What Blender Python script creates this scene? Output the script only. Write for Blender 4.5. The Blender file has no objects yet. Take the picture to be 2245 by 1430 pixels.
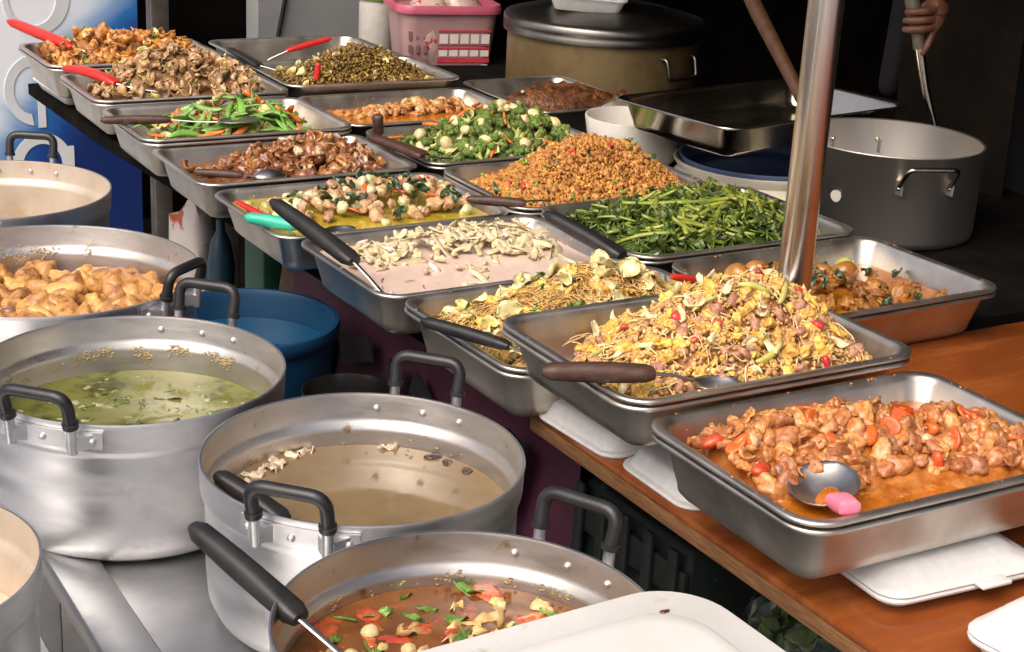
import bpy, bmesh, math, random
import numpy as np
from mathutils import Vector, Matrix, Euler, noise

random.seed(7)
rng = np.random.default_rng(7)
S = bpy.context.scene
COL = S.collection
R_ = math.radians

# ------------------------------------------------------------------ camera
cam_d = bpy.data.cameras.new('camera')
cam = bpy.data.objects.new('camera', cam_d)
COL.objects.link(cam)
cam_d.sensor_width = 36.0
cam_d.lens = 55.59
cam_d.clip_start = 0.05
cam_d.clip_end = 400
yaw, pitch, roll = R_(31.17), R_(19.40), R_(3.118)
fw = Vector((math.sin(yaw) * math.cos(pitch), math.cos(yaw) * math.cos(pitch), -math.sin(pitch)))
rt = fw.cross(Vector((0, 0, 1))).normalized()
up = rt.cross(fw)
r2 = rt * math.cos(roll) + up * math.sin(roll)
u2 = up * math.cos(roll) - rt * math.sin(roll)
m = Matrix((r2, u2, -fw)).transposed().to_4x4()
m.translation = Vector((0, 0, 1.70))
cam.matrix_world = m
S.camera = cam

# ------------------------------------------------------------------ sky, sun, exposure
SUN_EL, SUN_AZ = R_(52), R_(-118)      # soft sun behind thin cloud, from the street side (front left)
w = bpy.data.worlds.new('World')
S.world = w
w.use_nodes = True
nt = w.node_tree
sky = nt.nodes.new('ShaderNodeTexSky')
sky.sky_type = 'NISHITA'
sky.sun_disc = False
sky.sun_elevation = SUN_EL
sky.sun_rotation = SUN_AZ
sky.dust_density = 6.0
sky.air_density = 0.35
sky.ozone_density = 0.6
nt.links.new(sky.outputs[0], nt.nodes['Background'].inputs[0])
nt.nodes['Background'].inputs[1].default_value = 0.135
sd = bpy.data.lights.new('sun', 'SUN')
sd.energy = 0.95
sd.angle = R_(60)
sd.color = (1.0, 0.91, 0.77)
so = bpy.data.objects.new('sun', sd)
COL.objects.link(so)
dirv = Vector((math.sin(SUN_AZ) * math.cos(SUN_EL), math.cos(SUN_AZ) * math.cos(SUN_EL), math.sin(SUN_EL)))
so.rotation_euler = dirv.to_track_quat('Z', 'Y').to_euler()
so.location = (0, 0, 6)
S.view_settings.view_transform = 'Standard'
S.view_settings.look = 'None'
S.view_settings.exposure = 0.72
S.view_settings.gamma = 1.0
S.render.engine = 'CYCLES'
S.cycles.max_bounces = 7
S.cycles.use_denoising = True

# ------------------------------------------------------------------ materials
MATS = {}


def M(name, c1, c2=None, s=30, r=.5, m=0.0, bump=0.0, bs=None, rnd=0.0, coat=0.0, det=4, c3=None, island=0.0,
      pos=(.35, .65), rvar=0.0, stretch=None, spec=.5, sss=0.0, rs=None, spots=None):
    """principled surface whose colour runs over noise; spots = (colour, scale, threshold, softness)"""
    if name in MATS:
        return MATS[name]
    mt = bpy.data.materials.new(name)
    mt.use_nodes = True
    nt = mt.node_tree
    N, L = nt.nodes, nt.links
    b = N['Principled BSDF']
    b.inputs['Roughness'].default_value = r
    b.inputs['Metallic'].default_value = m
    b.inputs['Coat Weight'].default_value = coat
    b.inputs['Coat Roughness'].default_value = .12
    b.inputs['Specular IOR Level'].default_value = spec
    if sss:
        b.inputs['Subsurface Weight'].default_value = sss
        b.inputs['Subsurface Radius'].default_value = (.012, .006, .003)
        b.inputs['Subsurface Scale'].default_value = .6
    tc = N.new('ShaderNodeTexCoord')
    oi = N.new('ShaderNodeObjectInfo')
    ad = N.new('ShaderNodeVectorMath')
    ad.operation = 'ADD'
    sc = N.new('ShaderNodeVectorMath')
    sc.operation = 'SCALE'
    sc.inputs[0].default_value = (13.1, 7.7, 4.3)
    L.new(oi.outputs['Random'], sc.inputs['Scale'])
    L.new(tc.outputs['Object'], ad.inputs[0])
    L.new(sc.outputs[0], ad.inputs[1])
    vec = ad.outputs[0]
    if stretch:
        mp = N.new('ShaderNodeMapping')
        mp.inputs['Scale'].default_value = stretch
        L.new(vec, mp.inputs['Vector'])
        vec = mp.outputs[0]
    c2 = c2 or c1
    nz = N.new('ShaderNodeTexNoise')
    nz.inputs['Scale'].default_value = s
    nz.inputs['Detail'].default_value = det
    nz.inputs['Roughness'].default_value = .6
    L.new(vec, nz.inputs['Vector'])
    cr = N.new('ShaderNodeValToRGB')
    e = cr.color_ramp.elements
    e[0].position, e[1].position = pos
    e[0].color = (*c1, 1)
    e[1].color = (*c2, 1)
    if c3:
        x = e.new((pos[0] + pos[1]) / 2)
        x.color = (*c3, 1)
    L.new(nz.outputs['Fac'], cr.inputs['Fac'])
    col = cr.outputs[0]
    if spots:
        sp = N.new('ShaderNodeTexNoise')
        sp.inputs['Scale'].default_value = spots[1]
        sp.inputs['Detail'].default_value = 5
        sp.inputs['Roughness'].default_value = .65
        L.new(ad.outputs[0], sp.inputs['Vector'])
        mr = N.new('ShaderNodeMapRange')
        mr.inputs['From Min'].default_value = spots[2]
        mr.inputs['From Max'].default_value = spots[2] + spots[3]
        L.new(sp.outputs['Fac'], mr.inputs['Value'])
        mx = N.new('ShaderNodeMix')
        mx.data_type = 'RGBA'
        L.new(mr.outputs[0], mx.inputs['Factor'])
        L.new(col, mx.inputs['A'])
        mx.inputs['B'].default_value = (*spots[0], 1)
        col = mx.outputs['Result']
    if rnd or island:
        hs = N.new('ShaderNodeHueSaturation')
        src = oi.outputs['Random']
        amt = rnd
        if island:
            g = N.new('ShaderNodeNewGeometry')
            src = g.outputs['Random Per Island']
            amt = island
        mr = N.new('ShaderNodeMapRange')
        mr.inputs['To Min'].default_value = 1 - amt
        mr.inputs['To Max'].default_value = 1 + amt
        L.new(src, mr.inputs['Value'])
        L.new(mr.outputs[0], hs.inputs['Value'])
        h2 = N.new('ShaderNodeMath')
        h2.operation = 'MULTIPLY_ADD'
        h2.inputs[1].default_value = .016
        h2.inputs[2].default_value = .492
        L.new(src, h2.inputs[0])
        L.new(h2.outputs[0], hs.inputs['Hue'])
        L.new(col, hs.inputs['Color'])
        col = hs.outputs[0]
    L.new(col, b.inputs['Base Color'])
    if rvar:
        n3 = N.new('ShaderNodeTexNoise')
        n3.inputs['Scale'].default_value = rs or s * .4
        n3.inputs['Detail'].default_value = 5
        L.new(vec, n3.inputs['Vector'])
        mr = N.new('ShaderNodeMapRange')
        mr.inputs['From Min'].default_value = .3
        mr.inputs['From Max'].default_value = .7
        mr.inputs['To Min'].default_value = max(0, r - rvar)
        mr.inputs['To Max'].default_value = r + rvar
        L.new(n3.outputs['Fac'], mr.inputs['Value'])
        L.new(mr.outputs[0], b.inputs['Roughness'])
    if bump:
        n2 = N.new('ShaderNodeTexNoise')
        n2.inputs['Scale'].default_value = bs or s * 2
        n2.inputs['Detail'].default_value = 3
        L.new(vec, n2.inputs['Vector'])
        bp = N.new('ShaderNodeBump')
        bp.inputs['Strength'].default_value = bump
        bp.inputs['Distance'].default_value = .004
        L.new(n2.outputs['Fac'], bp.inputs['Height'])
        L.new(bp.outputs[0], b.inputs['Normal'])
    MATS[name] = mt
    return mt


def P(name, c1, c2=None, s=30, bs=None, spots=None, **k):
    """the same for pieces modelled about one unit across and scaled down"""
    return M(name, c1, c2, s=s / 24, bs=(bs or s * 2) / 20, spots=(spots[0], spots[1] / 24, *spots[2:]) if spots else None, **k)


STEEL = M('tray_steel', (.56, .52, .46), (.68, .64, .57), s=9, r=.41, m=1, rvar=.08, rs=14, bump=.04, bs=60, spots=((.48, .425, .345), 12, .48, .35))
STEELB = M('bright_steel', (.52, .48, .40), (.60, .56, .47), s=6, r=.16, m=1, rvar=.07, rs=12, bump=.10, bs=14)
SHANK = M('scuffed_steel', (.40, .39, .37), (.54, .52, .50), s=14, r=.36, m=1, rvar=.1, bump=.06, bs=80, spots=((.26, .18, .10), 40, .60, .2))
STEELC = M('counter_steel', (.44, .45, .46), (.55, .55, .55), s=5, r=.38, m=1, rvar=.1, rs=9, bump=.06, bs=40, spots=((.34, .33, .32), 9, .5, .35))
ALU = M('pot_aluminium', (.60, .60, .61), (.73, .73, .73), s=4, r=.47, m=1, rvar=.12, rs=7, bump=.14, bs=5, stretch=(1, 1, 5), spots=((.45, .42, .38), 9, .56, .22))
ALUIN = M('pot_inside', (.50, .47, .43), (.62, .60, .57), s=7, r=.42, m=1, rvar=.08, rs=12, bump=.06, bs=40, stretch=(1, 1, 3), spots=((.36, .26, .15), 26, .63, .07))
BAKE = M('black_bakelite', (.012, .012, .013), (.022, .022, .023), s=40, r=.36, bump=.05, bs=300)
BLACKP = M('black_plastic', (.013, .012, .012), (.024, .022, .02), s=30, r=.42, bump=.05, bs=250)
BROWNH = M('brown_wood_handle', (.045, .02, .013), (.085, .042, .028), s=25, r=.5, stretch=(1, 5, 5), bump=.15, bs=90)
REDP = M('red_plastic', (.52, .02, .015), (.62, .035, .025), s=20, r=.3)
PINKP = M('pink_plastic', (.72, .17, .26), (.78, .25, .33), s=20, r=.35, spots=((.5, .12, .17), 40, .64, .08))
TEALP = M('teal_plastic', (.03, .42, .27), (.05, .50, .33), s=20, r=.33)
FOAM = M('white_foam', (.66, .66, .645), (.74, .74, .73), s=60, r=.55, bump=.08, bs=400)
PLASTW = M('white_plastic', (.62, .61, .57), (.69, .68, .645), s=5, r=.45, bump=.05, bs=30, rvar=.1, spots=((.50, .46, .37), 20, .62, .12))
CREAM = M('cream_melamine', (.66, .60, .48), (.72, .66, .54), s=12, r=.3)
WHITEM = M('white_melamine', (.62, .58, .52), (.68, .64, .58), s=12, r=.3)
BLUEM = M('blue_enamel', (.09, .13, .24), (.12, .17, .29), s=10, r=.35)
BLUEB = M('blue_bucket_plastic', (.005, .042, .10), (.007, .055, .125), s=9, r=.42, rvar=.08)
WOOD = M('varnished_wood', (.22, .055, .011), (.35, .108, .024), s=3, r=.22, stretch=(1.0, 6, 1), bump=.04, bs=24, c3=(.255, .066, .014), rvar=.10, spots=((.10, .022, .006), 5, .56, .22))
PLY = M('raw_plywood_edge', (.14, .06, .02), (.30, .15, .06), s=14, r=.6, stretch=(2, 2, 40), bump=.3, bs=60)
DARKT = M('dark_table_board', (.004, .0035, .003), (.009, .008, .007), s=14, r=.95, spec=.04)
SHADEBLK = M('shade_black', (.0022, .0017, .0012), (.006, .0042, .003), s=4, r=.95, bump=.2, bs=30, spec=.05)  # near black: the deep shade inside the stall is put into this colour
GREYW = M('grey_painted_panel', (.36, .37, .36), (.42, .42, .41), s=4, r=.6)
CONC = M('street_concrete', (.22, .215, .205), (.32, .31, .29), s=7, r=.85, bump=.3, bs=50)


# ------------------------------------------------------------------ mesh helpers
class MB:
    def __init__(s):
        s.v, s.f, s.mi = [], [], []

    def add(s, v, f, mi=0):
        o = len(s.v)
        s.v += [tuple(p) for p in v]
        s.f += [tuple(i + o for i in q) for q in f]
        s.mi += [mi] * len(f)
        return s

    def mesh(s, name, mats, smooth=True, auto=None):
        me = bpy.data.meshes.new(name)
        me.from_pydata(s.v, [], s.f)
        if not isinstance(mats, (list, tuple)):
            mats = [mats]
        for x in mats:
            me.materials.append(x)
        if any(s.mi):
            me.polygons.foreach_set('material_index', s.mi)
        if smooth:
            me.polygons.foreach_set('use_smooth', [True] * len(me.polygons))
            me.update()
            if auto:
                me.set_sharp_from_angle(angle=R_(auto))
        me.update()
        return me


def lathe(prof, n=64, a0=0, full=True):
    v, f = [], []
    k = len(prof)
    for i in range(n):
        a = 2 * math.pi * i / n
        c, s_ = math.cos(a), math.sin(a)
        for (r, z) in prof:
            v.append((r * c, r * s_, z))
    for i in range(n):
        j = (i + 1) % n
        for q in range(k - 1):
            f.append((i * k + q, j * k + q, j * k + q + 1, i * k + q + 1))
    return v, f


def rr_ring(w, d, r, z, seg=5):
    r = min(r, w / 2 - 1e-4, d / 2 - 1e-4)
    out = []
    for (cx, cy, a0) in ((w / 2 - r, d / 2 - r, 0), (-w / 2 + r, d / 2 - r, 90), (-w / 2 + r, -d / 2 + r, 180), (w / 2 - r, -d / 2 + r, 270)):
        for i in range(seg + 1):
            a = R_(a0 + 90 * i / seg)
            out.append((cx + r * math.cos(a), cy + r * math.sin(a), z))
    return out


def loft(rings, cap0=True, cap1=True):
    v, f = [], []
    n = len(rings[0])
    for r in rings:
        v += list(r)
    for k in range(len(rings) - 1):
        for i in range(n):
            j = (i + 1) % n
            f.append((k * n + i, k * n + j, (k + 1) * n + j, (k + 1) * n + i))
    if cap0:
        f.append(tuple(range(n - 1, -1, -1)))
    if cap1:
        o = (len(rings) - 1) * n
        f.append(tuple(o + i for i in range(n)))
    return v, f


def tube(path, rad, n=8, flat=1.0, caps=True):
    """tube along points; rad a number or list; flat squeezes the section"""
    P = [Vector(p) for p in path]
    k = len(P)
    if not isinstance(rad, (list, tuple)):
        rad = [rad] * k
    rings = []
    T = [(P[min(i + 1, k - 1)] - P[max(i - 1, 0)]).normalized() for i in range(k)]
    ref = Vector((0, 0, 1)) if abs(T[0].z) < .9 else Vector((1, 0, 0))
    a = T[0].cross(ref).normalized()
    for i in range(k):
        a = (a - T[i] * a.dot(T[i])).normalized()
        b = a.cross(T[i]).normalized()
        rings.append([tuple(P[i] + a * (rad[i] * math.cos(2 * math.pi * q / n)) + b * (rad[i] * flat * math.sin(2 * math.pi * q / n))) for q in range(n)])
    return loft(rings, caps, caps)


def arc_path(pts, r, seg=5):
    """polyline with rounded corners"""
    P = [Vector(p) for p in pts]
    out = [P[0]]
    for i in range(1, len(P) - 1):
        a = (P[i - 1] - P[i]).normalized()
        b = (P[i + 1] - P[i]).normalized()
        p0, p1 = P[i] + a * r, P[i] + b * r
        for k in range(seg + 1):
            t = k / seg
            out.append(p0.lerp(P[i], t).lerp(P[i].lerp(p1, t), t))
    out.append(P[-1])
    return out


def box(cx, cy, cz, sx, sy, sz, rot=0.0):
    c, s_ = math.cos(rot), math.sin(rot)
    v = []
    for z in (-.5, .5):
        for (a, b) in ((-.5, -.5), (.5, -.5), (.5, .5), (-.5, .5)):
            x, y = a * sx, b * sy
            v.append((cx + c * x - s_ * y, cy + s_ * x + c * y, cz + z * sz))
    f = [(3, 2, 1, 0), (4, 5, 6, 7), (0, 1, 5, 4), (1, 2, 6, 5), (2, 3, 7, 6), (3, 0, 4, 7)]
    return v, f


def rbox(sx, sy, sz, r=.004, z0=0.0, corner=None, seg=3):
    """box standing on z0 with softened edges"""
    c = corner or r
    rg = [rr_ring(sx - 2 * r, sy - 2 * r, max(c - r, .0005), z0, seg), rr_ring(sx - .6 * r, sy - .6 * r, c, z0 + .3 * r, seg), rr_ring(sx, sy, c, z0 + r, seg),
          rr_ring(sx, sy, c, z0 + sz - r, seg), rr_ring(sx - .6 * r, sy - .6 * r, c, z0 + sz - .3 * r, seg), rr_ring(sx - 2 * r, sy - 2 * r, max(c - r, .0005), z0 + sz, seg)]
    return loft(rg)


def solid(grid, th):
    """closed sheet from a grid of points"""
    ny, nx = len(grid), len(grid[0])
    P = [[Vector(p) for p in row] for row in grid]
    v, f = [], []
    for sgn in (.5, -.5):
        for j in range(ny):
            for i in range(nx):
                du = P[j][min(i + 1, nx - 1)] - P[j][max(i - 1, 0)]
                dv = P[min(j + 1, ny - 1)][i] - P[max(j - 1, 0)][i]
                n = du.cross(dv)
                if n.length < 1e-9:
                    n = Vector((0, 0, 1))
                edge = i in (0, nx - 1) or j in (0, ny - 1)
                v.append(tuple(P[j][i] + n.normalized() * th * sgn * (.35 if edge else 1)))
    o = nx * ny
    for j in range(ny - 1):
        for i in range(nx - 1):
            a, b, c, d = j * nx + i, j * nx + i + 1, (j + 1) * nx + i + 1, (j + 1) * nx + i
            f.append((a, b, c, d))
            f.append((o + d, o + c, o + b, o + a))
    rim = [i for i in range(nx)] + [j * nx + nx - 1 for j in range(1, ny)] + [(ny - 1) * nx + i for i in range(nx - 2, -1, -1)] + [j * nx for j in range(ny - 2, 0, -1)]
    for k in range(len(rim)):
        a, b = rim[k], rim[(k + 1) % len(rim)]
        f.append((b, a, o + a, o + b))
    return v, f


def obj(name, me, parent=None, loc=(0, 0, 0), rot=(0, 0, 0), sc=None):
    o = bpy.data.objects.new(name, me)
    COL.objects.link(o)
    o.location = loc
    o.rotation_euler = rot
    if sc is not None:
        o.scale = sc if isinstance(sc, (tuple, list, Vector)) else (sc, sc, sc)
    if parent:
        o.parent = parent
    return o


def tag(o, label, cat, group=None, kind=None):
    if label:
        o['label'] = label
    if cat:
        o['category'] = cat
    if group:
        o['group'] = group
    if kind:
        o['kind'] = kind
    return o


def thing(name, label, cat, loc=(0, 0, 0), rz=0.0, group=None):
    o = bpy.data.objects.new(name, None)
    o.empty_display_size = .05
    COL.objects.link(o)
    o.location = loc
    o.rotation_euler = (0, 0, rz)
    return tag(o, label, cat, group)


def part(name, vf, mat, parent, smooth=True, auto=40, **k):
    return obj(name, MB().add(*vf).mesh(name, mat, smooth, auto), parent, **k)


def struct(name, vf, mat, smooth=False):
    o = part(name, vf, mat, None, smooth)
    o['kind'] = 'structure'
    return o


# ------------------------------------------------------------------ the setting
struct('ground', ([(-60, -60, 0), (60, -60, 0), (60, 60, 0), (-60, 60, 0)], [(0, 1, 2, 3)]), CONC)


def slab(name, label, cat, mn, mx, mat):
    c = [(a + b) / 2 for a, b in zip(mn, mx)]
    o = part(name, box(0, 0, (mx[2] - mn[2]) / 2, mx[0] - mn[0], mx[1] - mn[1], mx[2] - mn[2]), mat, None, False, loc=(c[0], c[1], mn[2]))
    return tag(o, label, cat)


slab('rear_wall', 'wall closing the back of the stall, coloured near black for shade', 'wall', (1.66, 5.72, 0), (5.2, 5.84, 2.6), SHADEBLK)
slab('side_wall', 'wall with shadow put into its black colour beyond the stock pot and the cook', 'wall', (4.3, -.6, 0), (4.42, 5.7, 2.6), SHADEBLK)
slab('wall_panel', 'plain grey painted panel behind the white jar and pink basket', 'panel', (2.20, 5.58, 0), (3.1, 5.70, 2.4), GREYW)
slab('light_block_wall', 'unseen dark partition added beyond the wooden table to block light', 'wall', (2.75, .25, 0), (4.3, .33, 2.6), SHADEBLK)  # out of view, added to keep front light off the stall interior
sf = struct('stall_shade_floor', ([(1.62, .2, .004), (4.4, .2, .004), (4.4, 5.8, .004), (1.62, 5.8, .004)], [(0, 1, 2, 3)]), M('shade_dark_floor', (.003, .003, .002), (.006, .005, .004), s=5, r=.9, spec=.05))  # dark sheet added over the ground so the stall interior stays dark
# awning that shades the stall
aw = thing('stall_awning', 'dark canvas awning stretched over the stall above the trays', 'awning', (2.9, 2.6, 2.25))
g = [[(-1.15 + 2.9 * i / 10, -3.0 + 6.2 * j / 8, .05 * math.sin(i * .9) * math.sin(j * 1.1) - .40 * i / 10) for i in range(11)] for j in range(9)]
part('canvas', solid(g, .006), M('awning_canvas', (.08, .08, .075), (.11, .11, .10), s=8, r=.85), aw)

# printed banner behind the row of trays
bn_mat = bpy.data.materials.new('printed_banner')
bn_mat.use_nodes = True
nt = bn_mat.node_tree
N, L = nt.nodes, nt.links
tc = N.new('ShaderNodeTexCoord')
sx = N.new('ShaderNodeSeparateXYZ')
L.new(tc.outputs['Object'], sx.inputs[0])
nz = N.new('ShaderNodeTexNoise')
nz.inputs['Scale'].default_value = 4.5
nz.inputs['Detail'].default_value = 6
nz.inputs['Distortion'].default_value = .8
L.new(tc.outputs['Object'], nz.inputs['Vector'])
# value = .55*x - 1.05*z + noise  (x right, z up, origin at banner foot, left corner)
m1 = N.new('ShaderNodeMath'); m1.operation = 'MULTIPLY'; m1.inputs[1].default_value = 1.72
L.new(sx.outputs[0], m1.inputs[0])
m2 = N.new('ShaderNodeMath'); m2.operation = 'MULTIPLY_ADD'; m2.inputs[1].default_value = -1.505
L.new(sx.outputs[2], m2.inputs[0]); L.new(m1.outputs[0], m2.inputs[2])
m3 = N.new('ShaderNodeMath'); m3.operation = 'MULTIPLY_ADD'; m3.inputs[1].default_value = .45
L.new(nz.outputs['Fac'], m3.inputs[0]); L.new(m2.outputs[0], m3.inputs[2])
cr = N.new('ShaderNodeValToRGB')
e = cr.color_ramp.elements
e[0].position = .10; e[0].color = (.80, .83, .85, 1)
e[1].position = .98; e[1].color = (.004, .02, .12, 1)
for p_, c_ in ((.28, (.66, .74, .82, 1)), (.42, (.24, .38, .60, 1)), (.58, (.02, .15, .42, 1)), (.76, (.008, .05, .24, 1))):
    x = e.new(p_); x.color = c_
m4 = N.new('ShaderNodeMath'); m4.operation = 'ADD'; m4.inputs[1].default_value = -.05
L.new(m3.outputs[0], m4.inputs[0])
L.new(m4.outputs[0], cr.inputs[0])
L.new(cr.outputs[0], N['Principled BSDF'].inputs['Base Color'])
N['Principled BSDF'].inputs['Roughness'].default_value = .45
bn = thing('printed_banner', 'tall white and blue printed banner with pale grey letters behind the trays', 'banner', (.55, 5.1, 0))
part('banner_sheet', box(.52, 0, .95, 1.04, .012, 1.9), bn_mat, bn, False)
LET = M('letter_print', (.58, .60, .61), (.66, .67, .68), s=6, r=.5)
LETB = M('letter_counter_blue', (.05, .22, .50), (.30, .45, .68), s=5, r=.5)


def ring_letter(cx, cz, ro, ri_x, ri_z, off, gap=None, bar=None):
    v, f = [], []
    n = 48
    a0, a1 = (0, 2 * math.pi) if not gap else gap
    for i in range(n + 1):
        a = a0 + (a1 - a0) * i / n
        for (rx, rz, ox) in ((ro, ro * 1.12, 0), (ri_x, ri_z, off)):
            for y in (-.0095, -.004):
                v.append((cx + ox + rx * math.cos(a), y, cz + rz * math.sin(a)))
    for i in range(n):
        a, b = i * 4, i * 4 + 4
        f += [(a, b, b + 2, a + 2), (a + 1, a + 3, b + 3, b + 1), (a, a + 1, b + 1, b), (a + 2, b + 2, b + 3, a + 3)]
    if gap:
        f += [(0, 2, 3, 1), (4 * n, 4 * n + 1, 4 * n + 3, 4 * n + 2)]
    mb = MB().add(v, f)
    if bar:
        mb.add(*box(cx + bar[0], -.0068, cz + bar[1], bar[2], .0050, bar[3]))
    return mb


obj('letter', ring_letter(.715, .945, .105, .075, .090, -.012).mesh('letter', LET, False), bn)
obj('letter', ring_letter(.705, .650, .103, .062, .078, -.012, gap=(R_(-28), R_(262))).add(*box(.705 + .012, -.0068, .585, .024, .0050, .115)).mesh('letter', LET, False), bn)
obj('letter', ring_letter(.712, .400, .098, .064, .074, 0).add(*box(.80, -.0066, .38, .03, .0046, .16)).mesh('letter', LET, False), bn)
fp = thing('frame_post', 'brown-grey square steel post at the edge of the blue banner', 'post', (1.64, 5.04, 0))
part('shaft', rbox(.062, .05, 2.3, .004), M('worn_post', (.16, .14, .12), (.26, .235, .21), s=12, r=.45, m=.7, rvar=.1), fp)
part('foot_plate', rbox(.12, .10, .008, .002), MATS['worn_post'], fp)
cb = tag(obj('power_cable', MB().add(*tube([(2.27, 5.56, .0), (2.275, 5.565, .35), (2.272, 5.566, .70), (2.30, 5.565, .84), (2.31, 5.56, 1.4), (2.34, 5.56, 2.2)], .009, 8)).mesh('power_cable', BLACKP)),
         'black cable hanging down the edge of the grey panel', 'cable')

# ------------------------------------------------------------------ counters and tables
ct = thing('steel_counter', 'sheet steel counter carrying the big aluminium soup pots', 'counter', (.66, 2.0, 0))
part('counter_top', rbox(.44, 2.9, .03, .004, .67), STEELC, ct)
part('folded_edge', rbox(.062, 2.9, .006, .002, .7035), STEELC, ct, loc=(-.191, 0, 0))
for sx_ in (-.19, .19):
    for sy_ in (-1.3, 0, 1.3):
        part('leg', rbox(.035, .035, .67, .003), STEELC, ct, loc=(sx_, sy_, 0))
part('lower_rail', rbox(.03, 2.56, .03, .003, .2), STEELC, ct, loc=(-.19, 0, 0))
c2 = thing('side_counter', 'second steel counter under the pale pot at the picture edge', 'counter', (.10, 1.6, 0))
part('counter_top', rbox(.58, 2.2, .03, .004, .67), STEELC, c2)
for sx_ in (-.26, .26):
    for sy_ in (-1.0, 1.0):
        part('leg', rbox(.035, .035, .67, .003), STEELC, c2, loc=(sx_, sy_, 0))

wt = thing('wooden_table', 'varnished red-brown wooden table with worn plywood edge', 'table', (1.72, 1.29, 0))
TW, TD = 1.114, 1.14
part('table_top', rbox(TW, TD, .012, .002, .788), WOOD, wt, auto=30)
part('plywood_core', rbox(TW - .004, TD - .004, .0225, .001, .765), PLY, wt)
for sx_ in (-.48, .48):
    for sy_ in (-.5, .5):
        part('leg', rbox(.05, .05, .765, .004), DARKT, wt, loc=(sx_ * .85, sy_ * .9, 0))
# long dark table under both columns of trays
dt = thing('tray_table', 'long dark table board under the two rows of food trays', 'table', (0, 0, 0))
poly = [(1.20, 1.90), (2.95, 1.90), (2.95, 4.46), (1.075, 4.46), (1.085, 3.80)]
v = [(x, y, .77) for x, y in poly] + [(x, y, .80) for x, y in poly]
f = [(4, 3, 2, 1, 0), (5, 6, 7, 8, 9)] + [(i, (i + 1) % 5, 5 + (i + 1) % 5, 5 + i) for i in range(5)]
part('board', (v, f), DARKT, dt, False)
for (x, y) in ((1.35, 2.05), (2.85, 2.05), (2.85, 4.35), (1.62, 4.35)):
    part('leg', rbox(.05, .05, .77, .003), MATS['worn_post'], dt, loc=(x, y, 0))
st = thing('gas_stove', 'low dark stove stand behind the trays under the lidded pot', 'stove', (2.98, 4.98, 0))
part('stand', rbox(1.2, .98, .60, .01), SHADEBLK, st)
# stall pole
POLE = M('pole_steel', (.60, .585, .59), (.70, .68, .66), s=6, r=.27, m=1, rvar=.07, rs=9, stretch=(1, 1, .15), spots=((.52, .38, .18), 6, .60, .14))
pl = thing('stall_pole', 'shiny steel stall pole rising between the food trays', 'pole', (1.574, 1.771, .80))
part('tube', lathe([(.0, .0), (.024, .0), (.0262, .003), (.0262, 1.52), (0, 1.52)], 40), POLE, pl)
part('weld_seam', box(-.0225, -.0135, .76, .0016, .0016, 1.5, R_(30)), POLE, pl, False)

# ------------------------------------------------------------------ trays
TRAY_MESH = {}


def tray_mesh(W, D, depth, mat=STEEL):
    k = (W, D, depth, mat.name)
    if k in TRAY_MESH:
        return TRAY_MESH[k]
    spec = [(-.105, .016, -depth), (-.085, .022, -depth + .002), (-.066, .03, -depth + .012), (-.061, .033, -depth + .022), (-.034, .036, -.009), (-.028, .038, -.004),
            (-.006, .045, -.0035), (-.001, .046, -.0055), (0, .046, -.0035), (-.0012, .046, -.0010), (-.0045, .045, 0), (-.023, .037, -.0006), (-.030, .035, -.003),
            (-.036, .034, -.009), (-.064, .031, -depth + .024), (-.070, .028, -depth + .014), (-.090, .02, -depth + .0045), (-.112, .014, -depth + .003)]
    me = MB().add(*loft([rr_ring(W + a, D + a, r, z, 8) for a, r, z in spec])).mesh('serving_tray', mat, True, 50)
    TRAY_MESH[k] = me
    return me


TR = {}


def tray(key, x, y, z, W, D, yaw, depth, label, nested=None, mat=STEEL, tilt=(0, 0)):
    c, s_ = math.cos(yaw), math.sin(yaw)
    cx, cy = x + c * W / 2 - s_ * D / 2, y + s_ * W / 2 + c * D / 2
    # the origin of a tray sits at the middle of its rim plane
    o = tag(obj('serving_tray', tray_mesh(W, D, depth, mat), None, (cx, cy, z), (tilt[0], tilt[1], yaw)), label, 'tray', 'steel serving trays of cooked food')
    if nested:
        dx, dy, da = random.uniform(-.0015, .0015), random.uniform(-.0015, .0015), random.uniform(-.002, .002)
        tag(obj('serving_tray', tray_mesh(W, D, depth, mat), None, (cx + dx, cy + dy, z - .0095), (tilt[0], tilt[1], yaw + da)), nested, 'tray', 'lower trays of nested pairs')
    TR[key] = dict(c=(cx, cy, z), yaw=yaw, W=W, D=D, depth=depth)


tray('T1', 1.0706, 1.1355, .9505, .4775, .330, -.009, .0850, 'large steel tray of pork and carrot stew resting on foam boxes', 'lower nested steel tray under the pork and carrot stew')
tray('T2', 1.057, 1.454, .9746, .4875, .352, 0, .0740, 'steel tray heaped with egg, ham and bean sprouts beside the pole', 'lower nested steel tray under the egg and bean sprout heap')
tray('T3', 1.079, 1.774, .898, .50, .361, .02, .085, 'steel tray of glass noodles half hidden behind the egg and sprout tray', 'lower nested steel tray under the glass noodles')
tray('T4', 1.059, 2.15, .893, .50, .361, .012, .085, 'steel tray of pinkish coconut soup with bamboo strips')
tray('T5', 1.046, 2.553, .881, .50, .361, .009, .080, 'steel tray of yellow-green curry with teal-handled spoon')
tray('T6', 1.033, 2.928, .888, .497, .345, -.004, .085, 'steel tray of dark brown pork stew')
tray('T7', 1.025, 3.258, .906, .50, .361, -.013, .085, 'steel tray of green snow peas and carrot', 'lower nested steel tray under the snow peas')
tray('T8', 1.038, 3.666, .909, .50, .361, -.012, .085, 'steel tray heaped with brown fried mushrooms', 'lower nested steel tray under the fried mushrooms')
tray('T9', 1.03, 4.04, .925, .49, .36, 0, .085, 'rearmost steel tray by the banner, heaped with orange fried chicken', 'lower nested steel tray under the orange fried chicken')
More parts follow.
